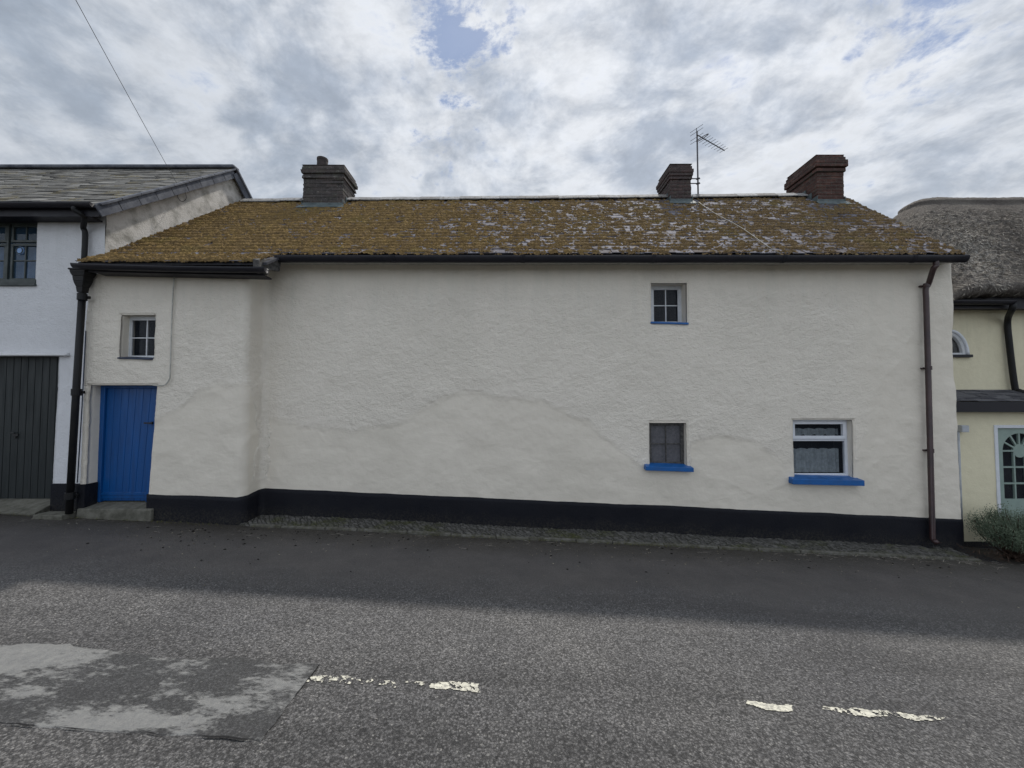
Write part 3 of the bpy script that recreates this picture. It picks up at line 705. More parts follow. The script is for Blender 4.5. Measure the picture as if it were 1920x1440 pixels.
moss = np_mesh('moss', np.stack([X, Y, ZM], -1).reshape(-1, 3)[u_], mp[Fq], M['moss'], roof, False, {'tone': np.clip(lump2*1.2+(.5-ph)*.35, 0, 1).ravel()[u_]})
tag(moss, kind='stuff')
# underlay, back slope, gable and back walls
mb = MB(); YB = 11.2
def zr(x, y): return float(roof_z(np.array(float(x)), np.array(float(y))))
for (xa, xb, ya) in ((at(142, 490, YLOW).x, XBAY+.05, YLOW+.03),):
    mb.hexa([(xa, ya, zr(xa, ya)-.05), (xb, ya, zr(xb, ya)-.05), (xb, YE+.05, zr(xb, YE+.05)-.05), (xa-.05, YE+.05, zr(xa, YE+.05)-.05),
             (xa, ya, zr(xa, ya)-.012), (xb, ya, zr(xb, ya)-.012), (xb, YE+.05, zr(xb, YE+.05)-.012), (xa-.05, YE+.05, zr(xa, YE+.05)-.012)])
nseg = 12
for i in range(nseg):
    e0 = gable_x(YE)+.01 + (float(verge_x(YE))-.02-gable_x(YE))*i/nseg; e1 = gable_x(YE)+.01 + (float(verge_x(YE))-.02-gable_x(YE))*(i+1)/nseg
    r0 = gable_x(YR)+.01 + (7.48-gable_x(YR))*i/nseg; r1 = gable_x(YR)+.01 + (7.48-gable_x(YR))*(i+1)/nseg
    for k in range(6):
        t0, t1 = k/6, (k+1)/6; y0_, y1_ = YE+(YR-YE)*t0, YE+(YR-YE)*t1
        p = [(e0+(r0-e0)*t0, y0_), (e1+(r1-e1)*t0, y0_), (e1+(r1-e1)*t1, y1_), (e0+(r0-e0)*t1, y1_)]
        mb.quad(*[(a, b, zr(a, b)-.03) for a, b in p])
    mb.quad((r0, YR, zr(r0, YR)-.02), (r1, YR, zr(r1, YR)-.02), (r1, YB, zE), (r0, YB, zE))
mb.build('roof_deck', M['slate3'], roof)
mb = MB()
mb.quad((XR+.03, YM+.4, -1.3), (7.35, YB-.1, -1.3), (7.35, YB-.1, 3.8), (7.36, YR, zr(7.3, YR)-.06), (XR+.03, YM+.4, 4.0))
mb.quad((7.35, YB-.1, -1.3), (-6.0, YB-.1, -1.3), (-6.0, YB-.1, 3.85), (7.35, YB-.1, 3.85))
mb.build('rear_wall', M['inner'], cot)
# slate verge edge, right side
mb = MB(); prev = None
for k in range(24):
    y0_, y1_ = YE+(YR-YE)*k/24, YE+(YR-YE)*(k+1)/24
    a = Vector((float(verge_x(y0_))-.02, y0_, zr(verge_x(y0_), y0_)-.03)); b = Vector((float(verge_x(y1_))-.02, y1_, zr(verge_x(y1_), y1_)-.03)); mb.bar(a, b, .05, .06)
mb.build('verge', M['slate3'], roof)
# ridge tiles
mb = MB(); x = -6.0; T = []
rnd = random.Random(4)
skip = [(6.75, 7.9)]
while x < 7.4:
    wd = .44; x1 = x+wd-.002
    if not any(a < (x+x1)/2 < b for a, b in skip):
        za = zr(x, YR)+.055+rnd.uniform(-.008, .008); zb = zr(x1, YR)+.055+rnd.uniform(-.008, .008); n = 8; b = len(mb.v)
        for (xx, zz) in ((x, za), (x1, zb)):
            for rr in (0, .018):
                for k in range(n+1):
                    t = -1+2*k/n; mb.v.append((xx, YR+t*(.165-rr*.3), zz+.032-rr-.155*(math.sqrt(t*t+.02)-.14)))
        m_ = n+1
        for k in range(n):
            for f in ((k, k+1, 2*m_+k+1, 2*m_+k), (m_+k+1, m_+k, 3*m_+k, 3*m_+k+1), (k+1, k, m_+k, m_+k+1), (2*m_+k, 2*m_+k+1, 3*m_+k+1, 3*m_+k)): mb.f.append(tuple(b+i for i in f)); mb.m.append(0)
        for f in ((0, 2*m_, 3*m_, m_),): mb.f.append(tuple(b+i for i in f)); mb.m.append(0)
        t = rnd.random(); T += [t]*(4*m_)
    x += wd
ro = mb.build('ridge_tiles', M['ridge'], roof)
a_ = ro.data.attributes.new('tone', 'FLOAT', 'POINT'); a_.data.foreach_set('value', T)

# chimneys ---------------------------------------------------------
def chimney(x0, x1, y0, y1, ztop, mat, courses, parent, seed, lean=0.0):
    rnd = random.Random(seed); mb = MB(); zb = zr((x0+x1)/2, y0)-.35
    # stack in courses so that the arrises are irregular
    z = zb; body_top = ztop-sum(c[1] for c in courses)
    def ring(z0, z1, e):
        j = lambda: rnd.uniform(-.006, .006)*(2.2 if seed == 1 else 1)
        p = []
        for zz in (z0, z1-.001):
            for (a, b) in ((x0-e, y0-e), (x1+e, y0-e), (x1+e, y1+e), (x0-e, y1+e)):
                p.append((a+j()+lean*(zz-zb), b+j(), zz))
        mb.hexa(p)
    while z < body_top-.02:
        ring(z, min(z+.078, body_top), 0); z += .078
    z = body_top
    for e, h_ in courses: ring(z, z+h_, e); z += h_
    ch = mb.build('chimney', mat, parent, bevel=.008)
    # mortar flaunching
    mb = MB(); mb.hexa([(x0-.02, y0-.02, z-.01), (x1+.02, y0-.02, z-.01), (x1+.02, y1+.02, z-.01), (x0-.02, y1+.02, z-.01),
                        (x0+.1, y0+.1, z+.035), (x1-.1, y0+.1, z+.045), (x1-.1, y1-.1, z+.035), (x0+.1, y1-.1, z+.03)])
    mb.build('flaunching', M['concrete'], ch)
    # lead apron and stepped sides
    mb = MB(); zf = zr((x0+x1)/2, y0-.02)
    ya = y0-.13
    mb.hexa([(x0-.08, ya, zr(x0, ya)+.035), (x1+.08, ya, zr(x1, ya)+.035), (x1+.03, y0-.008, zf+.05), (x0-.03, y0-.008, zf+.05),
             (x0-.08, ya, zr(x0, ya)+.043), (x1+.08, ya, zr(x1, ya)+.043), (x1+.03, y0-.008, zf+.065), (x0-.03, y0-.008, zf+.065)])
    mb.hexa([(x0-.02, y0-.014, zf-.02), (x1+.02, y0-.014, zf-.02), (x1+.02, y0-.009, zf-.02), (x0-.02, y0-.009, zf-.02),
             (x0-.02, y0-.014, zf+.10), (x1+.02, y0-.014, zf+.10), (x1+.02, y0-.009, zf+.10), (x0-.02, y0-.009, zf+.10)])
    for sx, xx in ((-1, x0-.010), (1, x1+.010)):
        y = y0-.02
        while y < min(y1, YR)-.05:
            zz = zr(xx, y+.07); mb.box(xx-.004, xx+.004, y, y+.16, zz-.03, zz+.11); y += .165
    mb.build('flashing', M['lead'], ch)
    return ch
c1 = chimney(at(567, 385, 8.15).x, at(642, 385, 8.15).x, 8.15, 8.77, at(606, 309, 8.15).z, M['brickdark'], [(.022, .075), (.012, .03), (.042, .075), (.032, .07), (.008, .05)], cot, 1, .012)
tag(c1, 'broad sooty brick chimney with one clay pot')
mb = MB(); p = at(606, 303, 8.45); zt = at(606, 309, 8.15).z
pts = [(p.x, 8.42, zt-.02), (p.x, 8.42, zt+.05), (p.x, 8.42, zt+.07), (p.x, 8.42, zt+.24), (p.x, 8.42, zt+.25), (p.x, 8.42, zt+.30)]
mb.tube(pts, .1, 20, True, [.14, .14, .118, .112, .118, .118]); 
pot = mb.build('chimney_pot', M['pot'], c1, smooth=False, bevel=.005)
c2 = chimney(at(1258, 380, 8.2).x, at(1297, 380, 8.2).x, 8.2, 8.84, at(1275, 307, 8.2).z, M['brickdim'], [(.02, .07), (.035, .07), (.05, .08), (.02, .07), (.0, .06)], cot, 2, -.008)
tag(c2, 'narrow dull brick chimney beside the television aerial')
c3 = chimney(at(1533, 378, 8.1).x, at(1583, 378, 8.1).x, 8.1, 8.96, at(1555, 290, 8.1).z, M['brick'], [(.03, .075), (.0, .02), (.06, .075), (.06, .075), (.03, .075), (.01, .06)], cot, 3, .004)
tag(c3, 'tall red brick chimney with corbelled top at the right gable')

# gutters ----------------------------------------------------------
def half_gutter(mb, a, b, r, th=.004, seg=12, sag=0.0, n=24, depth=1.0):
    """open half-round channel from a to b (both at the rim centre)"""
    a = Vector(a); b = Vector(b); base = len(mb.v)
    for i in range(n+1):
        t = i/n; c = a.lerp(b, t); c.z -= sag*4*t*(1-t)
        for rr in (r, r-th):
            for k in range(seg+1):
                an = math.pi*k/seg; mb.v.append((c.x, c.y-math.cos(an)*rr, c.z-math.sin(an)*rr*depth))
    m_ = seg+1; st = 2*m_
    for i in range(n):
        for k in range(seg):
            p = base+i*st+k; q = p+st
            mb.f += [(p, q, q+1, p+1), (p+m_, p+m_+1, q+m_+1, q+m_)]; mb.m += [0, 0]
        for k in (0, seg):
            p = base+i*st+k; q = p+st; mb.f.append((p, p+m_, q+m_, q)); mb.m.append(0)
    for i in (0, n):
        p = base+i*st; mb.f.append(tuple(p+k for k in range(m_))); mb.m.append(0)
yg = YE-.055
zgt = at(1100, 478, yg-.06).z
xg0, xg1 = at(500, 490, yg-.06).x, at(1819, 490, yg-.06).x
mb = MB(); half_gutter(mb, (xg0, yg, zgt), (xg1, yg, zgt), .066, sag=.004, n=40, depth=1.42); 
gt = mb.build('gutter', M['gutter'], cot, smooth=True)
x = xg0+1.9
while x < xg1: mb = MB(); half_gutter(mb, (x-.03, yg, zgt+.001), (x+.03, yg, zgt+.001), .071, n=1, depth=1.42); mb.build('gutter_joint', M['gutter'], gt, smooth=True); x += 1.98
mb = MB(); mb.box(xg0+.02, xg1-.06, YE+.012, YE+.042, zgt-.05, zgt+.012)
mb.build('fascia', M['gutter'], cot)
mb = MB(); mb.box(xg0+.02, xg1-.06, YE+.044, YM-.005, zgt-.030, zgt-.012); mb.build('soffit', M['pipepaint'], cot)
# lower gutter on the bay
a = at(136, 494, YLOW-.06); b = at(497, 500, YLOW-.06); zl = a.z; zr_ = b.z
mb = MB(); half_gutter(mb, (a.x, YLOW-.03, zl), (b.x, YLOW-.03, zr_-.01), .062, sag=.012, n=24, depth=1.1)
mb.build('gutter', M['gutter'], cot, smooth=True)
mb = MB(); mb.hexa([(a.x+.12, YLOW+.035, zl-.09), (b.x-.08, YLOW+.035, zr_-.10), (b.x-.08, YLOW+.06, zr_-.10), (a.x+.12, YLOW+.06, zl-.09),
                    (a.x+.12, YLOW+.035, zl+.01), (b.x-.08, YLOW+.035, zr_+.01), (b.x-.08, YLOW+.06, zr_+.01), (a.x+.12, YLOW+.06, zl+.01)])
mb.hexa([(a.x+.14, YLOW+.062, zl-.08), (b.x-.1, YLOW+.062, zr_-.09), (b.x-.1, YP-.004, zr_-.09), (a.x+.14, YP-.004, zl-.08),
         (a.x+.14, YLOW+.062, zl-.06), (b.x-.1, YLOW+.062, zr_-.07), (b.x-.1, YP-.004, zr_-.07), (a.x+.14, YP-.004, zl-.06)])
mb.build('fascia', M['gutter'], cot)
# broken stepped end board between both gutters
mb = MB(); p = at(487, 492, 5.5)
mb.hexa([(p.x-.03, 5.40, p.z-.10), (p.x+.06, 5.40, p.z-.13), (p.x+.09, 5.84, p.z-.02), (p.x-.0, 5.84, p.z-.02), (p.x-.04, 5.40, p.z+.02), (p.x+.05, 5.40, p.z+.0), (p.x+.10, 5.86, p.z+.22), (p.x, 5.86, p.z+.22)])
mb.box(p.x-.0, p.x+.09, 5.42, 5.56, p.z-.17, p.z-.08, .015)
mb.build('verge_board', M['oldframe'], cot, bevel=.01)

# right downpipe with swan neck
def pipe(name, pts, r, mat, parent, collars=(), n=7, seg=14):
    mb = MB(); mb.tube(pts, r, seg); o = mb.build(name, mat, parent, smooth=True)
    return o
xt = at(1755, 500, yg).x; xb_ = at(1736, 545, YM-.07)
pts = smoothpath([(xt, yg, zgt-.07), (xt, yg, zgt-.14), (xt-.01, yg+.03, zgt-.19), (xb_.x+.03, YM-.085, zgt-.36), (xb_.x, YM-.07, zgt-.44), (xb_.x, YM-.07, zgt-.60)], 6)
bot = at(1748, 1012, YM-.08); pts += [(bot.x, YM-.085, bot.z+.02)]
pts += [(bot.x, YM-.10, bot.z-.0), (bot.x, YM-.15, bot.z-.03)]
dp = pipe('downpipe', pts, .036, M['brownpipe'], cot)
for py in (535, 690, 845): q = at(1737+(py-535)*.024, py, YM-.07); mb = MB(); mb.tube([(q.x, YM-.073, q.z-.03), (q.x, YM-.073, q.z+.03)], .041, 14); mb.box(q.x-.05, q.x+.045, YM-.035, YM+.02, q.z-.012, q.z+.012); mb.build('pipe_clip', M['brownpipe'], dp, bevel=.002)
# left hopper and cast iron pipe
q = at(152, 506, YP-.13); yh = YP-.10
mb = MB(); prof = [(0, .115, .085), (-.05, .11, .08), (-.10, .085, .07), (-.17, .075, .065), (-.25, .05, .05), (-.33, .042, .042)]
for (z0, w0, d0), (z1, w1, d1) in zip(prof[:-1], prof[1:]):
    mb.hexa([(q.x-w1, yh-d1, q.z+z1), (q.x+w1, yh-d1, q.z+z1), (q.x+w1, yh+d1, q.z+z1), (q.x-w1, yh+d1, q.z+z1),
             (q.x-w0, yh-d0, q.z+z0), (q.x+w0, yh-d0, q.z+z0), (q.x+w0, yh+d0, q.z+z0), (q.x-w0, yh+d0, q.z+z0)])
mb.box(q.x-.125, q.x+.125, yh-.095, yh+.085, q.z-.012, q.z+.012)
qb = at(130, 950, yh); lp = pipe('downpipe', [(q.x, yh, q.z-.30), ((q.x+qb.x)/2, yh, (q.z+qb.z)/2), (qb.x, yh, qb.z-.1)], .042, M['iron'], cot)
mb.build('hopper', M['iron'], lp, bevel=.006)
for t in (.02, .47, .95):
    zc = (q.z-.33)*(1-t)+qb.z*t; xc_ = q.x*(1-t)+qb.x*t; mb = MB(); mb.tube([(xc_, yh, zc-.05), (xc_, yh, zc+.05)], .056, 14); mb.box(xc_-.075, xc_+.075, yh+.02, yh+.05, zc-.02, zc+.02)
    mb.build('pipe_collar', M['iron'], lp, bevel=.003)
# painted conduit running down the bay and over the door
pts = smoothpath([at(327, 514, YP-.03), at(324, 560, YP-.035), at(321, 640, YP-.03), at(319, 700, YP-.03), at(317, 712, YP-.03), at(310, 721, YP-.03), at(298, 723, YP-.03), at(286, 722, YP-.03)], 6)
mb = MB(); mb.tube(pts, .0085, 8); o = mb.build('wall_cable', M['pipepaint'], None, smooth=True)
tag(o, 'thin painted cable down the white wall from the eaves to above the blue door', 'cable')
mb = MB(); mb.tube([at(161, 620, YP-.04), at(154, 760, YP-.04), at(145, 905, YP-.05)], .007, 6); o = mb.build('corner_cable', M['navy'], None, smooth=True)
tag(o, 'thin dark blue cable down the cottage corner left of the blue door', 'cable')

# windows ----------------------------------------------------------
def window(key, Y, yf, kind):
    x0, x1, z0, z1 = WIN[key]; ins = .014; x0 += ins*.4; x1 -= ins*.4; yf = Y+yf
    wthing = MB(); fm = {'white': M['white'], 'old': M['oldframe'], 'upvc': M['upvc']}[kind]
    e = .035 if kind == 'white' else (.030 if kind == 'old' else .045)
    el = {'bay': .012, 'up': .085}.get(key, e)
    fr = MB(); d = .05
    xa, xb, za, zb = x0-.02, x1+.02, z0-.005, z1+.02
    if key == 'bay': xb = x1+.06
    fr.box(xa, xb, yf, yf+d, za, z0+e); fr.box(xa, xb, yf, yf+d, z1-e, zb); fr.box(xa, x0+el, yf+.001, yf+d-.001, z0+e, z1-e); fr.box(x1-e, xb, yf+.001, yf+d-.001, z0+e, z1-e)
    root = fr.build('window', fm, cot, bevel=.004)
    gx0, gx1, gz0, gz1 = x0+el, x1-(e if key != 'bay' else -.005), z0+e, z1-e
    def barset(name, lst, m_):
        b = MB(); [b.box(*q) for q in lst]; return b.build(name, m_, root, bevel=.003)
    if kind in ('white', 'old'):
        s = .022 if kind == 'white' else .02; t = .016
        barset('casement', [(gx0, gx1, yf+.008, yf+.04, gz0, gz0+s), (gx0, gx1, yf+.008, yf+.04, gz1-s, gz1), (gx0, gx0+s, yf+.009, yf+.039, gz0+s, gz1-s), (gx1-s, gx1, yf+.009, yf+.039, gz0+s, gz1-s)], fm)
        xm, zm = (gx0+gx1)/2, (gz0+gz1)/2
        barset('glazing_bars', [(xm-t/2, xm+t/2, yf+.012, yf+.036, gz0+s, gz1-s), (gx0+s, xm-t/2, yf+.013, yf+.035, zm-t/2, zm+t/2), (xm+t/2, gx1-s, yf+.013, yf+.035, zm-t/2, zm+t/2)], fm)
    else:
        zt = gz1-.32*(gz1-gz0)-.0
        barset('casement', [(gx0-.012, gx1+.012, yf-.018, yf+.03, gz1-.03, gz1+.012), (gx0-.012, gx1+.012, yf-.018, yf+.03, zt, zt+.05), (gx0-.012, gx0+.03, yf-.017, yf+.029, zt+.05, gz1-.03), (gx1-.035, gx1+.012, yf-.017, yf+.029, zt+.05, gz1-.03)], fm)
        barset('transom', [(gx0, gx1, yf+.003, yf+.045, zt-.035, zt-.002)], fm)
        barset('bead', [(gx0, gx1, yf+.01, yf+.03, gz0, gz0+.015)], fm)
    b = MB(); yg_ = yf+.024; b.quad((gx0, yg_, gz0), (gx1, yg_, gz0), (gx1, yg_, gz1), (gx0, yg_, gz1))
    b.build('pane', {'white': M['glass'], 'old': M['glassdirty'], 'upvc': M['glass']}[kind], root)
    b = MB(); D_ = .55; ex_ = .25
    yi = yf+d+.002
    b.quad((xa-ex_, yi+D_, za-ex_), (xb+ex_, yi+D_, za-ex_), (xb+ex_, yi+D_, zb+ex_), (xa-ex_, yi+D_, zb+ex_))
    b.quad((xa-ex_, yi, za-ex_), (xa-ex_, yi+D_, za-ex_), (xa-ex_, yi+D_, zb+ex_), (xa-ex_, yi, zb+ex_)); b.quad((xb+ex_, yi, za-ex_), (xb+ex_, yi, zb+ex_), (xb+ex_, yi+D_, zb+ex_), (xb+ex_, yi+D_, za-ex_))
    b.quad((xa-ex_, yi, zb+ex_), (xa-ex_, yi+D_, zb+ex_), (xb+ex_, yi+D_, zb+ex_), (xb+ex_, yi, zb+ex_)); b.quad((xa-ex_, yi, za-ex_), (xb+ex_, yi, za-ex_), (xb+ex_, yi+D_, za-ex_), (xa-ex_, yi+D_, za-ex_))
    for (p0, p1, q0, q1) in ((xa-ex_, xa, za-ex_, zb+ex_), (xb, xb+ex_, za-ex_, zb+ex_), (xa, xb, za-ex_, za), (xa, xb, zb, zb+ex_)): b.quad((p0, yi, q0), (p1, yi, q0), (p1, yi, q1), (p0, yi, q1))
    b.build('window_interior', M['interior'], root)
    return root, (gx0, gx1, gz0, gz1), yf
w1, _, _ = window('bay', YP, .13, 'white'); tag(w1, 'small four-pane window set deep above the blue door')
w2, _, _ = window('up', YM, .19, 'white'); tag(w2, 'small white four-pane window under the eaves')
w3, g3, y3 = window('low', YM, .075, 'old'); tag(w3, 'dark weathered window with grimy panes')
w4, g4, y4 = window('big', YM, .09, 'upvc'); tag(w4, 'white plastic window with lace curtain')
# sills
def sill(a, b, Y, out_, th, m_, root, back=.12, dz=.0):
    p = at(*a, Y); q = at(*b, Y); mb = MB()
    mb.hexa([(p.x, Y-out_, p.z-th), (q.x, Y-out_, q.z-th), (q.x, Y+back, q.z-th+.01), (p.x, Y+back, p.z-th+.01),
             (p.x, Y-out_, p.z), (q.x, Y-out_, q.z), (q.x-.02, Y+back, q.z+.035), (p.x+.02, Y+back, p.z+.035)])
    mb.build('sill', m_, root, bevel=.006)
sill((1210, 874), (1300, 877), YM-.07, .02, .065, M['blue'], w3, .15)
sill((1483, 897), (1617, 900), YM-.07, .04, .085, M['blue'], w4, .17)
sill((1220, 603), (1291, 605), YM-.01, .015, .032, M['blue'], w2, .25)
sill((221, 670), (285, 672), YP-.02, .015, .022, M['navy'], w1, .2)
# lace curtains of the large window: two scalloped tiers with pleats
for tier, (t0, t1) in enumerate(((.02, .30), (.31, .47), (.76, .86))):
    xs_ = np.linspace(g4[0], g4[1]-.02, 90); H = g4[3]-g4[2]; V = []; n = len(xs_)
    for i, xx in enumerate(xs_):
        s = math.sin(i*.9)*.008+math.sin(i*.37)*.006
        sc_ = .018*abs(math.sin(i*.16+tier))
        lo_, hi_ = (t0*H, t1*H) if tier == 0 else (t0*H, t1*H)
        V += [(xx, y4+.10+s, g4[2]+lo_-sc_*(tier)), (xx, y4+.10+s, g4[2]+hi_+sc_*.8)]
    Fs = [(2*i, 2*i+2, 2*i+3, 2*i+1) for i in range(n-1)]
    np_mesh('lace_curtain', V, Fs, M['lace'], w4, True)
mb = MB(); mb.quad((g3[0], y3+.06, g3[2]), (g3[1], y3+.06, g3[2]), (g3[1], y3+.06, g3[3]), (g3[0], y3+.06, g3[3])); mb.build('net', M['cobweb'], w3)

# door ---------------------------------------------------------------
YD = YP+.17
TL, TR = at(190, 724, YD), at(299, 724, YD); BL, BR = at(181, 941, YD), at(278, 943, YD)
zt, zbm = TL.z+.03, BL.z
def dx_(t, z):      # leaning quad
    k = (z-zbm)/(zt-zbm); l = BL.x+(TL.x-BL.x)*k; r = BR.x+.03+(TR.x+.02-BR.x)*k; return l+(r-l)*t
mb = MB()
def dquad(t0, t1, z0, z1, y0, y1): mb.hexa([(dx_(t0, z0), y0, z0), (dx_(t1, z0), y0, z0), (dx_(t1, z0), y1, z0), (dx_(t0, z0), y1, z0), (dx_(t0, z1), y0, z1), (dx_(t1, z1), y0, z1), (dx_(t1, z1), y1, z1), (dx_(t0, z1), y1, z1)])
dquad(-.02, .085, zbm, zt, YD-.02, YD+.05); dquad(.93, 1.03, zbm, zt, YD-.02, YD+.05); dquad(.085, .93, zt-.06, zt, YD-.018, YD+.05)
fr = mb.build('door_frame', M['bluedoor'], cot, bevel=.005)
mb = MB()
for i in range(7): dquad(.088+.120*i, .088+.120*(i+1)-.0035, zbm+.015, zt-.062, YD+.012, YD+.04)
dquad(.09, .925, zbm+.02, zt-.065, YD+.018, YD+.045)
dquad(.088, .925, zbm+.10, zbm+.145, YD-.012, YD+.012); dquad(.088, .925, zbm+.05, zbm+.10, YD-.002, YD+.011)
door = mb.build('door', M['bluedoor'], cot, bevel=.004)
mb = MB(); h = at(283, 793, YD); mb.box(h.x-.07, h.x+.055, YD-.045, YD-.03, h.z-.012, h.z+.012); mb.box(h.x+.02, h.x+.05, YD-.03, YD+.012, h.z-.02, h.z+.02); mb.build('handle', M['handle'], door, bevel=.003)
mb = MB(); mb.box(BL.x-.3, BR.x+.3, YD+.055, YD+.08, -.3, zt+.1); mb.build('door_backing', M['interior'], door)
# doorstep
s0, s1 = at(146, 962, YP-.06), at(278, 963, YP-.06)
mb = MB(); mb.hexa([(s0.x-.03, YP-.07, s0.z-.25), (s1.x+.04, YP-.07, s1.z-.25), (s1.x+.04, YD+.06, s1.z-.25), (s0.x-.0, YD+.06, s0.z-.25),
                    (s0.x-.02, YP-.06, s0.z+.06), (s1.x+.04, YP-.06, s1.z+.055), (s1.x+.04, YD+.06, zbm+.0), (s0.x+.0, YD+.06, zbm+.0)])
mb.build('doorstep', M['concrete'], cot, bevel=.012)

# ================================================================== LEFT HOUSE
YL = 5.88
lh = thing('town_house', (-9, 8, 0), 'bluish white rendered house with grey slate roof and dark garage door at the left', 'house')
XGL = -6.31
def lwall(name, holes, x0, x1, z0, z1, Y, mat, parent, depth, step=.03, seed=1, rough=.8, amp=1.0, arch=None):
    us = grid_lines(x0, x1, step, [q for h in holes for q in h[:2] if x0 < q < x1]); zs = grid_lines(z0, z1, step, [q for h in holes for q in h[2:4] if z0 < q < z1])
    U, Z = np.meshgrid(us, zs, indexing='ij'); D = ((fbm(U+seed*3, Z, 1.0, 3, seed)-.5)*.04 + (fbm(U, Z, 18, 3, seed+2)-.5)*.006)*amp
    V = np.stack([U, Y-D, Z], -1).reshape(-1, 3); I = np.arange(U.size).reshape(U.shape)
    Fq = np.stack([I[:-1, :-1], I[1:, :-1], I[1:, 1:], I[:-1, 1:]], -1); cu_ = (U[:-1, :-1]+U[1:, 1:])/2; cz_ = (Z[:-1, :-1]+Z[1:, 1:])/2
    kp = np.ones(cu_.shape, bool)
    for h in holes: kp &= ~((cu_ > h[0]) & (cu_ < h[1]) & (cz_ > h[2]) & (cz_ < h[3]))
    if arch: kp &= ~((((cu_-arch[0])/arch[1])**2+((cz_-arch[2])/arch[3])**2 < 1) & (cz_ > arch[2]))
    Fl = [Fq[kp]]; VV = [V]; base = len(V)
    for h in holes:
        i0, i1 = np.searchsorted(us, h[0]-1e-9), min(np.searchsorted(us, h[1]-1e-9), len(us)-1); k0, k1 = np.searchsorted(zs, h[2]-1e-9), np.searchsorted(zs, h[3]-1e-9)
        loop = [I[i, k0] for i in range(i0, i1)] + [I[i1, k] for k in range(k0, k1)] + [I[i, k1] for i in range(i1, i0, -1)] + [I[i0, k] for k in range(k1, k0, -1)]
        q = V[loop].copy(); q[:, 1] = Y+depth; n = len(loop); new = base+np.arange(n); a = np.array(loop)
        Fl.append(np.stack([a, new, np.roll(new, -1), np.roll(a, -1)], -1)); VV.append(q); base += n
    VA = np.concatenate(VV); return np_mesh(name, VA, np.concatenate(Fl), mat, parent, True, {'rough': np.full(len(VA), rough)})
gx1 = at(108, 700, YL).x; gzt = at(100, 668, YL).z
wx1 = at(70, 450, YL).x; wz0, wz1 = at(30, 530, YL).z, at(30, 412, YL).z
lwall('wall', [(-10.2, gx1, -.55, gzt), (-9.3, wx1, wz0, wz1)], -14, XGL+.012, -.6, 4.62, YL, M['wall_white'], lh, .14, seed=2)
mb = MB(); zpl = at(115, 907, YL-.02).z
mb.box(gx1+.004, XGL-.01, YL-.035, YL+.1, -.7, zpl, .004); mb.build('plinth', M['plinth'], lh, bevel=.006)
# garage door
mb = MB(); Yg = YL+.10; x = gx1-.02; zg0 = at(60, 935, Yg).z
while x > -10.1: mb.box(x-.108, x-.004, Yg, Yg+.03, zg0, gzt+.03); x -= .112
mb.box(-10.2, gx1-.02, Yg+.028, Yg+.05, zg0, gzt+.05)
gd = mb.build('garage_door', M['garage'], lh, bevel=.003)
h = at(30, 815, Yg); mb = MB(); mb.box(h.x-.035, h.x+.045, Yg-.012, Yg-.001, h.z-.018, h.z+.012); mb.tube([(h.x-.02, Yg-.01, h.z+.03), (h.x-.02, Yg-.045, h.z+.03), (h.x+.03, Yg-.045, h.z+.03)], .009, 8); mb.tube([(h.x+.02, Yg-.02, h.z-.02), (h.x+.02, Yg-.02, h.z-.06)], .012, 8)
mb.build('handle', M['handle'], gd)
mb = MB(); p = at(124, 665, YL-.05); mb.hexa([(-11, YL-.06, p.z-.012), (p.x, YL-.06, p.z-.012), (p.x, YL+.01, p.z-.012), (-11, YL+.01, p.z-.012), (-11, YL-.055, p.z+.01), (p.x-.02, YL-.055, p.z+.01), (p.x-.02, YL+.01, p.z+.04), (-11, YL+.01, p.z+.04)]); mb.build('lintel', M['wall_white'], lh)
mb = MB(); zc = at(60, 938, YL).z; mb.hexa([(-11, YL-.32, zc-.3), (gx1+.01, YL-.22, zc-.3), (gx1+.01, YL+.12, zc-.3), (-11, YL+.12, zc-.3), (-11, YL-.32, zroad(-9, 5.5)+.035), (gx1+.01, YL-.22, zroad(-6.9, 5.6)+.03), (gx1+.01, YL+.12, zg0+.004), (-11, YL+.12, zg0+.004)]); mb.build('threshold', M['concrete'], lh, bevel=.008)
# casement window
yw = YL+.05; W0 = wx1; mb = MB(); e = .05
zt_, zb_ = wz1, wz0
lights = [(wx1-.50, wx1), (wx1-1.02, wx1-.53), (wx1-1.54, wx1-1.05)]
mb.box(-9.3, wx1+.01, yw, yw+.06, zt_-.05, zt_+.01); mb.box(-9.3, wx1+.01, yw-.06, yw+.06, zb_-.02, zb_+.05)
for a, b in lights: mb.box(b-.035 if b == wx1 else b-.015, b+.015, yw+.001, yw+.058, zb_+.05, zt_-.05)
lw = mb.build('window', M['greenframe'], lh, bevel=.005)
ztr = at(40, 455, yw).z; zmid = at(40, 488, yw).z
for a, b in lights:
    mb = MB(); a2, b2 = a+.02, (b-.04 if b == wx1 else b-.02)
    for (c0, c1) in ((zb_+.052, ztr-.015), (ztr+.01, zt_-.052)):
        mb.box(a2, b2, yw+.006, yw+.05, c0, c0+.035); mb.box(a2, b2, yw+.006, yw+.05, c1-.035, c1); mb.box(a2, a2+.035, yw+.007, yw+.049, c0+.035, c1-.035); mb.box(b2-.035, b2, yw+.007, yw+.049, c0+.035, c1-.035)
        xm = (a2+b2)/2; mb.box(xm-.010, xm+.010, yw+.015, yw+.042, c0+.035, c1-.035)
    mb.box(a2+.035, b2-.035, yw+.016, yw+.041, zmid-.010, zmid+.010)
    mb.build('casement', M['greenframe'], lw, bevel=.003)
mb = MB(); mb.quad((-9.2, yw+.03, zb_), (wx1, yw+.03, zb_), (wx1, yw+.03, zt_), (-9.2, yw+.03, zt_)); mb.build('pane', M['glassblue'], lw)
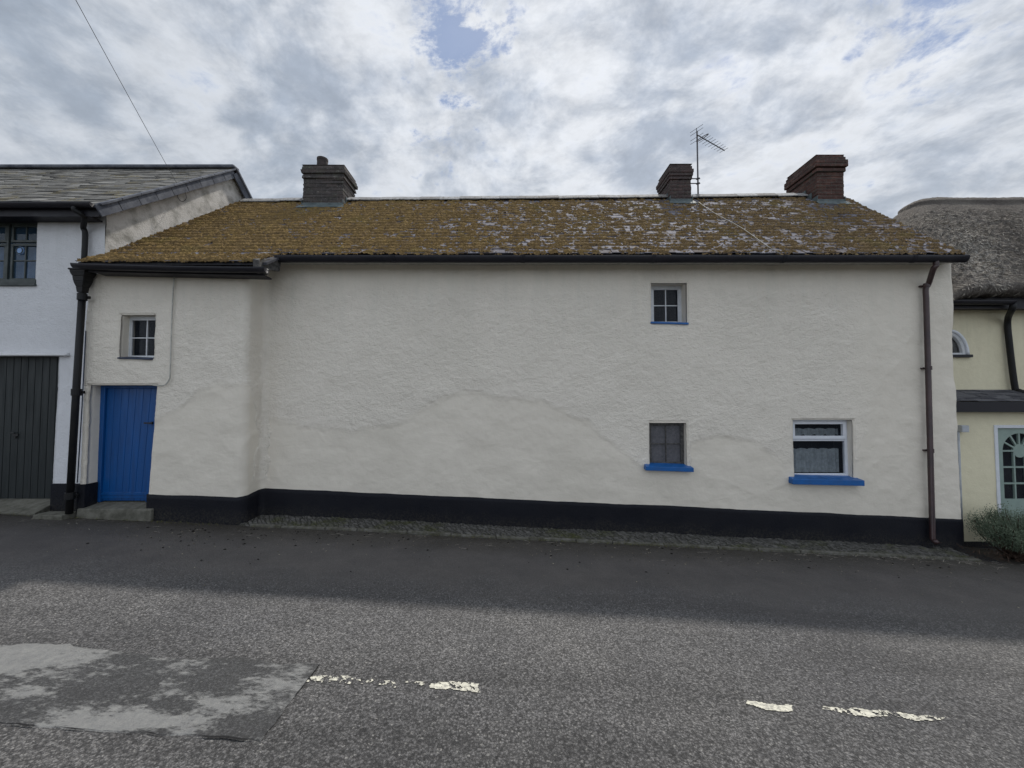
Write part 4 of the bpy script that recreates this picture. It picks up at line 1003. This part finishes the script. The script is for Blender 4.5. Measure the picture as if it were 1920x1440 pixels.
mb = MB(); p = at(38, 470, yw+.02); mb.tube([(p.x, yw+.012, p.z), (p.x, yw+.028, p.z)], .062, 24); mb.build('bullseye', M['curtain'], lw)
mb = MB(); t_ = .014
ring = [(p.x+.05*math.cos(a), yw+.008, p.z+.05*math.sin(a)) for a in [i*math.pi/12 for i in range(25)]]; mb.tube(ring, .007, 6); mb.build('bullseye_ring', M['greenframe'], lw)
V = []; xs_ = np.linspace(-9.2, wx1, 160)
for i, xx in enumerate(xs_): s = math.sin(i*.8)*.02+math.sin(i*.31)*.01; V += [(xx, yw+.13+s, zb_), (xx, yw+.13+s, ztr)]
np_mesh('curtain', V, [(2*i, 2*i+2, 2*i+3, 2*i+1) for i in range(159)], M['curtain'], lw, True)
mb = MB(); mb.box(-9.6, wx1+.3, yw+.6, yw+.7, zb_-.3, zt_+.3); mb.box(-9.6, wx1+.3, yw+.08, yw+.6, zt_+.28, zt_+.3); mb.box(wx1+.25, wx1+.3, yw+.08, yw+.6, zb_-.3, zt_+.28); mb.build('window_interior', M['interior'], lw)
mb = MB(); mb.box(-9.35, wx1+.02, YL-.03, YL+.05, zb_-.055, zb_-.022); mb.build('sill', M['greenframe'], lw, bevel=.005)
# roof of the left house
LYE, LYR = 5.62, 8.28; lze = at(100, 383, LYE).z; lzr = at(436, 318, LYR).z
def lroof_z(x, y): return lze + (lzr-lze)*(y-LYE)/(LYR-LYE) + (fbm(x+70, y, .8, 2, 1)-.5)*.03
def lverge(y): return .06+at(183, 390, LYE).x + (y-LYE)*(at(436, 318, LYR).x-at(183, 390, LYE).x)/(LYR-LYE)
lr = slates('roof', lambda y: -14.0, lverge, (LYE, lambda a, b, c: True), LYR, lroof_z, M['slate2'], lh, .125, .22, .36, .012, .026, 9, .78)
def lz(x, y): return float(lroof_z(np.array(float(x)), np.array(float(y))))
mb = MB(); LYB = 11.2
mb.quad((-14, LYE+.02, lze-.03), (lverge(LYE)-.01, LYE+.02, lze-.03), (lverge(LYR)-.01, LYR, lzr-.03), (-14, LYR, lzr-.03))
mb.quad((-14, LYR, lzr-.02), (lverge(LYR)+.02, LYR, lzr-.02), (lverge(LYR)+.27, LYB, lzr-2.6), (-14, LYB, lzr-2.6))
mb.build('roof_deck', M['slate3'], lr)
mb = MB(); mb.bar((-14, LYR, lzr+.035), (lverge(LYR)+.03, LYR, lzr+.035), .20, .075); 
x = -14
rt = mb.build('ridge_tiles', M['board'], lr, bevel=.03)
mb = MB(); half_gutter(mb, (-14, LYE-.04, lze-.01), (at(180, 395, LYE).x, LYE-.04, lze-.01), .06, n=30)
mb.build('gutter', M['gutter'], lh, smooth=True)
mb = MB(); mb.box(-14, at(183, 400, LYE).x, LYE+.025, LYE+.05, lze-.17, lze-.005); mb.box(-14, XGL-.03, LYE+.052, YL-.001, lze-.16, lze-.14)
mb.build('fascia', M['gutter'], lh)
# verge boards (grey, in lengths) along the front and rear slopes
mb = MB(); n = 9
for i in range(n):
    t0, t1 = i/n, (i+1)/n-.003; y0_, y1_ = LYE-.03+(LYR-LYE+.03)*t0, LYE-.03+(LYR-LYE+.03)*t1
    hgt = .17; j = random.uniform(-.003, .003)
    a = (float(lverge(y0_))-.018, y0_, lz(-7, y0_)-.085+j); b = (float(lverge(y1_))-.018, y1_, lz(-7, y1_)-.085+j)
    mb.bar(a, b, .022, hgt)
    mb.bar((a[0]+.013, a[1], lz(-7, y0_)+.012), (b[0]+.013, b[1], lz(-7, y1_)+.012), .07, .03)
mb.build('bargeboard', M['board'], lh, bevel=.004)
mb = MB(); r0 = (float(lverge(LYR)), LYR, lzr+.0); yB = 9.4; r1 = (float(lverge(LYR))+.10, yB, lzr-(yB-LYR)*.98)
mb.bar((r0[0], r0[1], r0[2]-.085), (r1[0], r1[1], r1[2]-.085), .03, .17); mb.bar((r0[0]+.0, r0[1], r0[2]+.02), (r1[0], r1[1], r1[2]+.02), .10, .04)
mb.build('bargeboard', M['board'], lh, bevel=.004)
# gable wall above the cottage roof
mb = MB(); ny_, nz_ = 80, 60; V = []; yy = np.linspace(YL, 10.6, ny_); tt = np.linspace(0, 1, nz_)
for y_ in yy:
    top = (lz(-7, min(y_, LYR)) if y_ <= LYR else lzr-(y_-LYR)*.98)-.03
    for t in tt:
        z_ = -.6+(top+.6)*t; d = (fbm(np.array(y_), np.array(z_), 2.5, 4, 3)-.5)*.03+(fbm(np.array(y_), np.array(z_), 12, 3, 4)-.5)*.02
        V.append((gable_x(y_)-.005+float(d), y_, z_))
I = np.arange(ny_*nz_).reshape(ny_, nz_); Fq = np.stack([I[:-1, :-1], I[1:, :-1], I[1:, 1:], I[:-1, 1:]], -1).reshape(-1, 4)
np_mesh('gable_wall', V, Fq, M['gable'], lh, True)
# down pipe with swan neck, passing behind the cottage eave
p0 = at(140, 402, LYE-.04); p1 = at(160, 430, YL-.07); p2 = at(158, 490, YL-.07)
pipe('downpipe', smoothpath([(p0.x, LYE-.04, lze-.06), (p0.x, LYE-.04, lze-.11), (p0.x+.05, LYE+.04, lze-.17), (p1.x-.01, YL-.09, p1.z+.02), (p1.x, YL-.07, p1.z-.08), (p1.x, YL-.07, p2.z)], 6), .034, M['iron'], lh)

# ================================================================== THATCHED HOUSE
th = thing('thatched_cottage', (10, 9, -.5), 'pale yellow cottage under weathered grey thatch at the right edge', 'house')
YU, YLo = 6.78, 6.38
xw0 = 7.0
ax, az_ = at(1786, 640, YU).x, 0
AX = at(1783, 665, YU).x; AW = at(1815, 665, YU).x-AX; AZ = at(1800, 665, YU).z; AH = at(1800, 620, YU).z-AZ
lwall('wall', [], xw0, 16, 1.4, 3.7, YU, M['wall_cream'], th, .12, step=.02, seed=3, rough=.3, arch=(AX, AW, AZ, AH))
# half-round headed window: fill the corners of the square opening
mb = MB(); mb.tube([(AX+AW*math.cos(math.pi*i/24), YU+.012, AZ+AH*math.sin(math.pi*i/24)) for i in range(25)], .032, 10)
aw = mb.build('arched_window', M['upvc'], th, smooth=True); tag(aw, 'half-round window with white frame')
mb = MB(); arcp = [(AX+(AW-.04)*math.cos(math.pi*i/24), YU+.05, AZ+(AH-.04)*math.sin(math.pi*i/24)) for i in range(25)]; mb.tube(arcp, .045, 8); mb.box(AX-AW, AX+AW, YU+.02, YU+.08, AZ, AZ+.035); mb.build('frame', M['white'], aw)
mb = MB(); mb.quad((AX-AW, YU+.06, AZ), (AX+AW, YU+.06, AZ), (AX+AW, YU+.06, AZ+AH), (AX-AW, YU+.06, AZ+AH)); mb.build('pane', M['glass'], aw)
mb = MB(); mb.box(AX-AW-.05, AX+AW+.03, YU-.05, YU+.06, AZ-.05, AZ-.003); mb.build('sill', M['gutter'], aw)
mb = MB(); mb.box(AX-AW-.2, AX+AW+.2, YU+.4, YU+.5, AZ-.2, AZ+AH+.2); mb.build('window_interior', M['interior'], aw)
# lower wall with door
dX0 = at(1863, 797, YLo).x; dX1 = dX0+.92; dZ1 = at(1890, 797, YLo).z; dZ0 = dZ1-2.0
dz0 = -.72
lwall('lower_wall', [(dX0, dX1, -1.3, dZ1)], xw0+.03, 16, -1.3, 1.62, YLo, M['wall_cream'], th, .12, seed=4, rough=.25)
mb = MB(); zpp = at(1810, 1015, YLo).z; mb.box(xw0+.02, dX0-.004, YLo-.03, YLo+.05, -1.3, zpp, .004); mb.box(dX1+.004, 16, YLo-.03, YLo+.05, -1.5, zpp-.03); mb.build('plinth', M['plinth'], th)
mb = MB(); mb.box(dX0, dX0+.055, YLo-.01, YLo+.09, dz0, dZ1); mb.box(dX1-.055, dX1, YLo-.01, YLo+.09, dz0, dZ1); mb.box(dX0+.055, dX1-.055, YLo-.008, YLo+.09, dZ1-.05, dZ1); mb.build('door_frame', M['upvc'], th, bevel=.004)
# sunburst-topped door
x0, x1 = dX0+.058, dX1-.058; W = x1-x0; y_ = YLo+.03; zgb = at(1890, 938, YLo).z; zsp = at(1890, 846, YLo).z; mid = (x0+x1)/2
g0, g1 = x0+.11, x1-.11; rad = (g1-g0)/2
mb = MB(); mb.box(x0, g0, y_, y_+.045, dz0, dZ1-.052); mb.box(g1, x1, y_, y_+.045, dz0, dZ1-.052); mb.box(g0, g1, y_+.001, y_+.044, dz0, zgb); 
n = 20
for i in range(n):
    a0, a1 = math.pi*i/n, math.pi*(i+1)/n
    p0_, p1_ = (mid+rad*math.cos(a0), zsp+rad*math.sin(a0)), (mid+rad*math.cos(a1), zsp+rad*math.sin(a1))
    T = dZ1-.052
    mb.hexa([(p1_[0], y_, p1_[1]), (p0_[0], y_, p0_[1]), (p0_[0], y_+.04, p0_[1]), (p1_[0], y_+.04, p1_[1]), (p1_[0], y_, T), (p0_[0], y_, T), (p0_[0], y_+.04, T), (p1_[0], y_+.04, T)])
mb.box(g0+.02, g1-.02, y_-.012, y_-.001, zgb-.34, zgb-.30); mb.box(g0+.02, g0+.03, y_-.012, y_-.001, dz0+.15, zgb-.34)
dr = mb.build('door', M['sage'], th)
mb = MB(); t = .013
for k in (1, 2): xx = g0+(g1-g0)*k/3; mb.box(xx-t, xx+t, y_+.005, y_+.035, zgb, zsp-t)
for k in range(0, 4): zz = zgb+(zsp-zgb)*k/3; mb.box(g0, g1, y_+.003, y_+.037, zz-t, zz+t)
for k in range(1, 6):
    a = math.pi*k/6; mb.bar((mid+.10*math.cos(a), y_+.02, zsp+.10*math.sin(a)), (mid+rad*math.cos(a), y_+.02, zsp+rad*math.sin(a)), .026, .03, (0, 1, 0))
mb.tube([(mid, y_+.004, zsp), (mid, y_+.036, zsp)], .11, 24); mb.build('glazing_bars', M['sage'], dr)
mb = MB(); mb.quad((g0, y_+.028, zgb), (g1, y_+.028, zgb), (g1, y_+.028, zsp+rad), (g0, y_+.028, zsp+rad)); mb.build('pane', M['glass'], dr)
mb = MB(); mb.box(dX0-.3, dX1+.3, YLo+.30, YLo+.34, -1.2, dZ1+.2); mb.build('door_interior', M['interior'], dr)
# lean-to roof
pz = at(1850, 753, YLo-.16).z; pt = at(1850, 731, YU).z
def pz_(x, y): return pz + (pt-pz)*(y-(YLo-.16))/(YU-YLo+.16) + np.asarray(x)*0
slates('porch_roof', lambda y: 7.02, lambda y: 15.0, (YLo-.16, lambda a, b, c: True), YU, pz_, M['slate3'], th, .10, .22, .34, .01, .018, 12, .9)
mb = MB(); mb.box(7.03, 15, YLo-.155, YLo-.11, pz-.17, pz-.005); mb.box(7.03, 15, YLo-.109, YLo-.002, pz-.16, pz-.14); mb.build('fascia', M['gutter'], th, bevel=.004)
mb = MB(); q = at(1803, 803, YLo-.04); mb.box(q.x-.06, q.x+.06, YLo-.10, YLo-.01, q.z-.06, q.z+.05); bx = mb.build('lamp_box', M['greybox'], th, bevel=.01)
mb = MB(); q2 = at(1797, 1010, YLo-.03); mb.tube([(q.x-.055, YLo-.035, q.z-.06), (q.x-.06, YLo-.035, q2.z)], .018, 8); mb.build('conduit', M['greybox'], th, smooth=True)
# thatch: height field, rounded hip
TE, TRY = 6.33, 9.0; tze = 3.62; tzr = at(1760, 371, TRY).z
def thz(x, y):
    f = tze + 1.10*(y-TE); r_ = tze + 1.10*(2*TRY-TE-y); hp = tzr + 1.30*(x-9.55); top = np.full_like(np.asarray(x, float), tzr+.03)
    k = 5.0; return -np.log(np.exp(-k*f)+np.exp(-k*r_)+np.exp(-k*hp)+np.exp(-k*(top+.15)))/k + .05
xs = np.arange(7.10, 16.5, .03); ys = np.arange(TE, 2*TRY-TE, .025); X, Y = np.meshgrid(xs, ys, indexing='ij')
Z0 = thz(X, Y); gyy, gxx = np.gradient(Z0, axis=1)/.025, np.gradient(Z0, axis=0)/.03
nn = np.sqrt(1+gxx**2+gyy**2); nx_, ny_n, nz_n = -gxx/nn, -gyy/nn, 1/nn
dd = (fbm(X, Y, 2.0, 3, 1)-.5)*.10 + (fbm(X*1.6, Y+Z0*.5, 16, 4, 4, .65)-.5)*.10
dd = dd*(1.35-1.1*np.clip((Z0-5.3)/.8, 0, 1)) + .055*np.clip((Z0-(tzr-.30))/.02, 0, 1)*(1+.0*X); eav = np.clip((Y-TE)/.35, 0, 1); dd = dd*(.4+.6*eav)
A = np.stack([X+nx_*dd, Y+ny_n*dd, Z0+nz_n*dd], -1)
# roll the eave under: extra rows beneath the first row
rows = []
for k, (oy, oz) in enumerate(((-.05, -.06), (-.05, -.12), (.0, -.18), (.12, -.215), (.45, -.20))):
    q = A[:, :1, :].copy(); q[:, :, 1] += oy + (fbm(X[:, :1]+k, Y[:, :1], 9, 3, 2)-.5)*.07; q[:, :, 2] += oz + (fbm(X[:, :1], Y[:, :1]+k, 14, 3, 5)-.5)*.06; rows.append(q)
A = np.concatenate(rows[::-1]+[A], 1); n, k = A.shape[:2]; I = np.arange(n*k).reshape(n, k)
Fq = np.stack([I[:-1, :-1], I[1:, :-1], I[1:, 1:], I[:-1, 1:]], -1).reshape(-1, 4)
pxx, pyy = proj(A[..., 0], A[..., 1], A[..., 2])
tone = np.exp(-((pxx-1830)/60)**2-((pyy-480-(pxx-1830)*.5)/55)**2)
thr = np_mesh('thatch_roof', A.reshape(-1, 3), Fq, M['thatch'], th, True, {'tone': tone.ravel()})
# loose straw ends
rs = np.random.RandomState(3); V = []; Fs = []
cnt = 0
while cnt < 7000:
    i, j = rs.randint(2, n-2), rs.randint(2, k//2-2); p = A[i, j]
    if p[0] > 12.5 or p[2] > 5.9 or rs.rand() > .35+.65*tone[i, j]: continue
    du = A[i, j+1]-A[i, j]; du /= np.linalg.norm(du)+1e-9; dv = A[i+1, j]-A[i, j]; dv /= np.linalg.norm(dv)+1e-9; nn_ = np.cross(dv, du); nn_ /= np.linalg.norm(nn_)+1e-9
    if nn_[2] < 0: nn_ = -nn_
    dr_ = -du*1.0 + dv*rs.normal(0, .45) + nn_*rs.uniform(.05, .5); dr_ /= np.linalg.norm(dr_); ln = rs.uniform(.03, .09); wd = np.cross(dr_, nn_); wd = wd/(np.linalg.norm(wd)+1e-9)*rs.uniform(.003, .006)
    b = len(V); e_ = p+nn_*.004; V += [e_-wd, e_+wd, e_+dr_*ln+wd*.5, e_+dr_*ln-wd*.5]; Fs.append((b, b+1, b+2, b+3)); cnt += 1
tag(np_mesh('loose_straw', V, Fs, M['straw'], thr, False), kind='stuff')
mb = MB(); zg_ = at(1850, 562, TE+.05).z; half_gutter(mb, (7.05, TE+.1, zg_), (at(1912, 570, TE).x, TE+.1, zg_-.01), .065, n=20)
mb.build('gutter', M['gutter'], th, smooth=True)
mb = MB(); mb.box(7.05, 15, TE+.18, TE+.22, zg_-.12, zg_+.1); mb.box(7.05, 15, TE+.221, YU, zg_-.09, zg_-.07); mb.build('soffit_board', M['gutter'], th)
t0 = at(1886, 578, TE+.2)
pipe('downpipe', smoothpath([(t0.x, TE+.1, zg_-.06), (t0.x, TE+.12, zg_-.15), (at(1888, 600, YU-.08).x, YU-.09, zg_-.28), tuple(at(1892, 640, YU-.07)), tuple(at(1903, 726, YU-.07)), tuple(at(1910, 733, YU-.12)), tuple(at(1922, 738, YU-.2))], 6), .042, M['iron'], th)
# hidden side & back of the house
mb = MB(); mb.quad((7.6, YU, 1.0), (7.6, 11.4, 1.0), (7.6, 11.4, 3.4), (7.6, YU, 3.4)); mb.quad((7.6, 11.4, -1.4), (16, 11.4, -1.4), (16, 11.4, 3.5), (7.6, 11.4, 3.5)); mb.build('rear_wall', M['inner'], th)

# ================================================================== SMALL THINGS
# aerial
mp_ = at(1307, 250, 8.62); mxx = mp_.x; zb = at(1308, 374, 8.62).z-.05; zt = at(1307, 246, 8.62).z
ae = thing('tv_aerial', (mxx, 8.62, zb), 'metal television aerial on a thin mast clamped to the narrow middle chimney', 'aerial')
mb = MB(); mb.tube([(mxx, 8.62, zb), (mxx, 8.62, zt)], .017, 10); mb.build('mast', M['metal'], ae, smooth=True)
for py in (335, 344):
    q = at(1303, py, 8.62); mb = MB(); mb.tube([(at(1297, py, 8.62).x-.04, 8.62, q.z), (mxx+.05, 8.62, q.z)], .012, 8); mb.box(mxx-.03, mxx+.03, 8.59, 8.65, q.z-.012, q.z+.012); mb.build('bracket', M['metal'], ae)
zbm_ = at(1311, 256, 8.62).z; bd = Vector((.87, .50, -.02)).normalized(); s0 = Vector((mxx, 8.58, zbm_)); 
mb = MB(); mb.tube([s0-bd*.05, s0+bd*1.02], .011, 8); mb.tube([s0-bd*.05+Vector((0, 0, -.15)), s0-bd*.05+Vector((0, 0, .15))], .007, 6); mb.build('boom', M['metal'], ae)
pd = Vector((-.5, .87, 0)).normalized()
for i in range(8):
    c = s0+bd*(.25+.107*i); l = .14-.005*i; mb = MB(); mb.tube([c-pd*l, c+pd*l], .0045, 6); mb.build('element', M['metal'], ae)
for dzr in (-.14, -.06, .06, .14):
    c = s0-bd*.05+Vector((0, 0, dzr)); mb = MB(); mb.tube([c-pd*.16, c+pd*.16], .0045, 6); mb.build('reflector', M['metal'], ae)
mb = MB(); c = s0+bd*.16; lp_ = [c+pd*(.15*math.cos(a))+Vector((0, 0, .022*math.sin(a))) for a in [i*math.pi/10 for i in range(21)]]; mb.tube(lp_, .009, 6); mb.build('dipole', M['metal'], ae)
# cable lying on the roof
pts = []
for i in range(31):
    t = i/30; px, py = 1310+155*t, 379+97*t + 2*math.sin(t*9); y_ = 7
    for _ in range(30):
        p = at(px, py, y_); d = pxdir(px, py); 
        y_ += -(p.z - zr(p.x, y_) - .075)/(d[2]/d[1] - .83)*.6 if y_ > 5 else 0
    pts.append(at(px, py, min(max(y_, 5.9), 8.5)))
mb = MB(); mb.tube(pts, .006, 6); tag(mb.build('aerial_cable', M['cable'], None, smooth=True), 'pale cable lying diagonally across the mossy roof from the aerial', 'cable')
# overhead service wire
e0 = at(336, 352, 7.0); e1 = at(150, 0, 4.0); dr = e1-e0; e2 = e0+dr*3.6
pts = [e0+(e2-e0)*(i/40) for i in range(41)]
for i, p in enumerate(pts): p.z -= .10*4*(i/40)*(1-i/40)
mb = MB(); mb.tube(pts, .0035, 6); tag(mb.build('service_wire', M['metal'], None, smooth=True), 'thin overhead wire crossing the sky to the left house gable', 'wire')
pts = smoothpath([e0, at(330, 368, 7.0), at(338, 378, 7.0), at(346, 372, 7.0), at(344, 358, 7.0)], 6); mb = MB(); mb.tube([p+Vector((.03, 0, 0)) for p in pts], .005, 6); mb.build('wire_loop', M['darkcable'], lh)

# pitched stone strip along the main wall
def stones(x, y):
    """pitched stones: rounded cells of a jittered lattice"""
    u, v = x/.13, y/.075; iu, iv = np.floor(u), np.floor(v); d1 = np.full(u.shape, 9.); d2 = d1.copy(); hh = np.zeros(u.shape)
    for a in (-1, 0, 1):
        for b in (-1, 0, 1):
            ci, cj = (iu+a).astype(int) & 255, (iv+b).astype(int) & 255
            d = np.hypot(iu+a+.15+.7*TAB[1][ci, cj]-u, iv+b+.15+.7*TAB[2][ci, cj]-v); n1 = d < d1
            d2 = np.where(n1, d1, np.minimum(d2, d)); hh = np.where(n1, TAB[3][ci, cj], hh); d1 = np.where(n1, d, d1)
    return np.clip((d2-d1)*2.2, 0, 1)**.5*(.6+.6*hh)
def strip():
    us_ = np.arange(XC-.02, XR-.28, .014); ts = np.linspace(0, 1, 34); X = np.repeat(us_[:, None], len(ts), 1)
    yf = 5.68 + (fbm(us_, us_*0, 1.2, 3, 2)-.5)*.10; Yv = yf[:, None] + (YM+.03-yf[:, None])*ts[None, :]
    base_ = road_z(X, Yv)
    cs = stones(X+Yv*.5, Yv); Zv = base_ + .004 + .050*ts[None, :]**.7 + cs*.020 + (fbm(X, Yv, 40, 2, 1)-.5)*.010
    Zv[:, 0] = base_[:, 0]-.02
    V = np.stack([X, Yv, Zv], -1).reshape(-1, 3); I = np.arange(X.size).reshape(X.shape)
    return np_mesh('stone_gutter_strip', V, np.stack([I[:-1, :-1], I[1:, :-1], I[1:, 1:], I[:-1, 1:]], -1).reshape(-1, 4), M['cobble'])
tag(strip(), kind='structure')
# thin kerb edging in lengths in front of the stones
x = XC+.15; rk_ = random.Random(3); mb = MB()
while x < XR-.4:
    l = rk_.uniform(.35, .8); a0, a1 = gz(x, 5.64), gz(x+l, 5.64); jj = rk_.uniform(-.006, .006); y0_, y1_ = 5.655+rk_.uniform(-.01, .01), 5.655+rk_.uniform(-.01, .01)
    z0_, z1_ = zroad(x, 5.66)+.032+jj, zroad(x+l, 5.66)+.032+jj
    mb.hexa([(x, y0_-.028, z0_-.08), (x+l-.012, y1_-.028, z1_-.08), (x+l-.012, y1_+.028, z1_-.08), (x, y0_+.028, z0_-.08), (x, y0_-.022, z0_), (x+l-.012, y1_-.022, z1_), (x+l-.012, y1_+.026, z1_+.004), (x, y0_+.026, z0_+.004)]); x += l
tag(mb.build('kerb_edging', M['kerb'], None, bevel=.006), kind='structure')
# black painted kerb wedge and slab in the corner by the yellow cottage
mb = MB(); a = at(1745, 1032, 5.95); b = at(1860, 1075, 5.6)
def gr(x, y): return zroad(x, y)
mb.hexa([(a.x-.05, 5.75, gr(6.5, 5.7)-.1), (b.x+.2, 5.55, gr(7.2, 5.5)-.1), (b.x+.2, 6.3, gr(7, 6)-.1), (a.x-.05, 6.08, gr(6.6, 6)-.1),
         (a.x+.0, 5.80, gr(6.5, 5.7)+.012), (b.x+.2, 5.60, gr(7.2, 5.5)+.01), (b.x+.2, 6.3, gr(7.2, 6.2)+.10), (a.x+.0, 6.075, gr(6.6, 6.1)+.09)])
o = mb.build('corner_kerb', M['plinth'], None, bevel=.02); tag(o, kind='structure')

# grit slab beside the left pipe
mb = MB(); p = at(95, 962, 5.62); mb.box(p.x-.12, p.x+.30, 5.50, 5.72, p.z-.1, p.z+.006, .006); o = mb.build('drain_slab', M['concrete'], None, bevel=.01)
tag(o, 'small concrete slab on the ground at the foot of the black downpipe', 'slab')

# shrub at the right edge
sx, sy = at(1902, 1015, 5.85).x, 5.85; sg = zroad(sx, sy)
sh = thing('shrub', (sx, sy, sg), 'low rounded green shrub in front of the sage green door at the right edge', 'shrub')
rs = np.random.RandomState(8); mb = MB()
tips = []
for i in range(70):
    a = rs.uniform(0, 2*math.pi); r_ = rs.uniform(.1, 1)**.6*.55; hh = .66-.32*(r_/.55)**2.2 + rs.uniform(-.08, .08)
    tip = Vector((sx+.05+r_*math.cos(a), sy+r_*math.sin(a)*.8, sg+hh)); b0 = Vector((sx+.05+rs.normal(0, .05), sy+rs.normal(0, .05), sg-.02)); mdp = b0.lerp(tip, .5)+Vector((0, 0, -.05))
    pts = smoothpath([b0, mdp, tip], 5); mb.tube(pts, .006, 5, True, [.012*(1-k/len(pts))+.003 for k in range(len(pts))]); tips.append((mdp, tip))
mb.build('stems', M['stem'], sh)
V = []; Fs = []
for i in range(30000):
    a, b = tips[rs.randint(len(tips))]; t = rs.uniform(.15, 1.08); c = a.lerp(b, t) + Vector(rs.normal(0, .045, 3))
    if c.z < sg+.17: continue
    d = (b-a).normalized()*.6 + Vector(rs.normal(0, .6, 3)) + Vector((0, 0, .5)); d.normalize(); s = d.cross(Vector(rs.normal(0, 1, 3))).normalized()*rs.uniform(.0032, .0055); l = rs.uniform(.014, .030)
    k = len(V); V += [tuple(c-s*.6), tuple(c+d*l*.5-s), tuple(c+d*l), tuple(c+d*l*.5+s)]; Fs.append((k, k+3, k+2, k+1))
np_mesh('foliage', V, Fs, M['leaf'], sh, False)
V = []; Fs = []
for i in range(900):        # dry debris under the shrub
    c = np.array([sx+rs.normal(0, .35), sy+rs.normal(-.1, .16), 0]); c[2] = zroad(c[0], c[1])+rs.uniform(.01, .14); d = rs.normal(0, 1, 3); d[2] *= .4; d /= np.linalg.norm(d); s = np.cross(d, [0, 0, 1.0])*.004; l = rs.uniform(.02, .08)
    k = len(V); V += [c-s, c+s, c+d*l+s, c+d*l-s]; Fs.append((k, k+1, k+2, k+3))
np_mesh('dry_stalks', V, Fs, M['stem'], sh, False)

# litter, crumbs of mud, weeds ---------------------------------------------------
def scatter(name, n, fx, fy, mat, size, flat, seed, kindlabel):
    rs = np.random.RandomState(seed); V = []; Fs = []
    for i in range(n):
        x_ = fx(rs); y_ = fy(rs, x_); z_ = zroad(x_, y_)+.004
        if 5.6 < y_ < 6.12 and XC < x_ < XR-.3: z_ += .012+.06*max(0, (y_-5.62)/.48)**.7
        r_ = rs.uniform(*size); a0 = rs.uniform(0, 6.28); m_ = 6; el = rs.uniform(.5, 1) if flat > .2 else rs.uniform(.2, .7); k = len(V); dr = rs.uniform(0, 3.14)
        for q in range(m_):
            a = a0+q*2*math.pi/m_; rr = r_*rs.uniform(.7, 1.15); u_, v_ = rr*math.cos(a), rr*el*math.sin(a)
            V.append((x_+u_*math.cos(dr)-v_*math.sin(dr), y_+u_*math.sin(dr)+v_*math.cos(dr), z_))
        V.append((x_, y_, z_+r_*flat))
        for q in range(m_): Fs.append((k+q, k+(q+1) % m_, k+m_))
    o = np_mesh(name, V, Fs, mat, None, True); tag(o, kind='stuff'); return o
tag(scatter('mud_crumbs', 170, lambda r: r.choice([r.uniform(-5.2, 6.5), r.normal(-3.4, .7)]), lambda r, x: 5.62-abs(r.normal(0, .45))-.05-(.12 if x < XC else 0), M['mud'], (.006, .022), .45, 1, ''), 'scattered dark crumbs of mud on the asphalt near the wall')
tag(scatter('leaf_litter', 520, lambda r: r.uniform(-7.0, 8.5), lambda r, x: 5.62-abs(r.normal(0, .6))-.0, M['litter'], (.003, .011), .25, 2, ''), 'small dry leaves and grit along the foot of the cottages')
rs = np.random.RandomState(5); V = []; Fs = []
for i in range(150):   # twigs
    c = np.array([rs.uniform(-6.8, 8), 5.6-abs(rs.normal(0, .28)), 0]) if i % 2 else np.array([rs.uniform(4, 8), 5.64-abs(rs.normal(0, .15)), 0]); c[2] = zroad(c[0], c[1])+.008
    a = rs.uniform(-.7, .7); d = np.array([math.cos(a), math.sin(a), 0]); s = np.array([-d[1], d[0], 0])*.0028; l = rs.uniform(.03, .14); m_ = c+d*l*.5+s*rs.uniform(-3, 3)
    k = len(V); V += [c-s, c+s, m_+s, m_-s, c+d*l+s*.4, c+d*l-s*.4]; Fs += [(k, k+1, k+2, k+3), (k+3, k+2, k+4, k+5)]
o = np_mesh('twigs', V, Fs, M['straw'], None, False); tag(o, 'thin pale twigs and stalks scattered beside the wall foot', kind='stuff')
V = []; Fs = []
for i in range(1500):
    x_ = rs.choice([rs.uniform(XC, XR-.3), rs.normal(.2, 1.1), rs.normal(2.2, .6)]); y_ = 5.62+rs.normal(0, .035) if rs.rand() < .5 else rs.uniform(5.62, 6.05)
    if rs.rand() < .12: x_ = rs.uniform(-7.8, -4.2); y_ = 5.60+rs.normal(0, .03)
    z_ = zroad(x_, y_)+.01 + (.04*(y_-5.6)/.5 if y_ > 5.62 else 0)
    nb = rs.randint(2, 5)
    for b_ in range(nb):
        a = rs.uniform(0, 6.28); l = rs.uniform(.008, .032); wd = .0022; tip = np.array([x_+math.cos(a)*l*.8, y_+math.sin(a)*l*.8, z_+l*rs.uniform(.4, 1)]); s = np.array([-math.sin(a), math.cos(a), 0])*wd; b0 = np.array([x_, y_, z_])
        k = len(V); V += [b0-s, b0+s, tip]; Fs.append((k, k+1, k+2))
o = np_mesh('weeds', V, Fs, M['weed'], None, False); tag(o, 'tiny weeds and moss growing in the stone strip', kind='stuff')

for o in bpy.data.objects:
    for k in ('_w', '_org'):
        if k in o: del o[k]
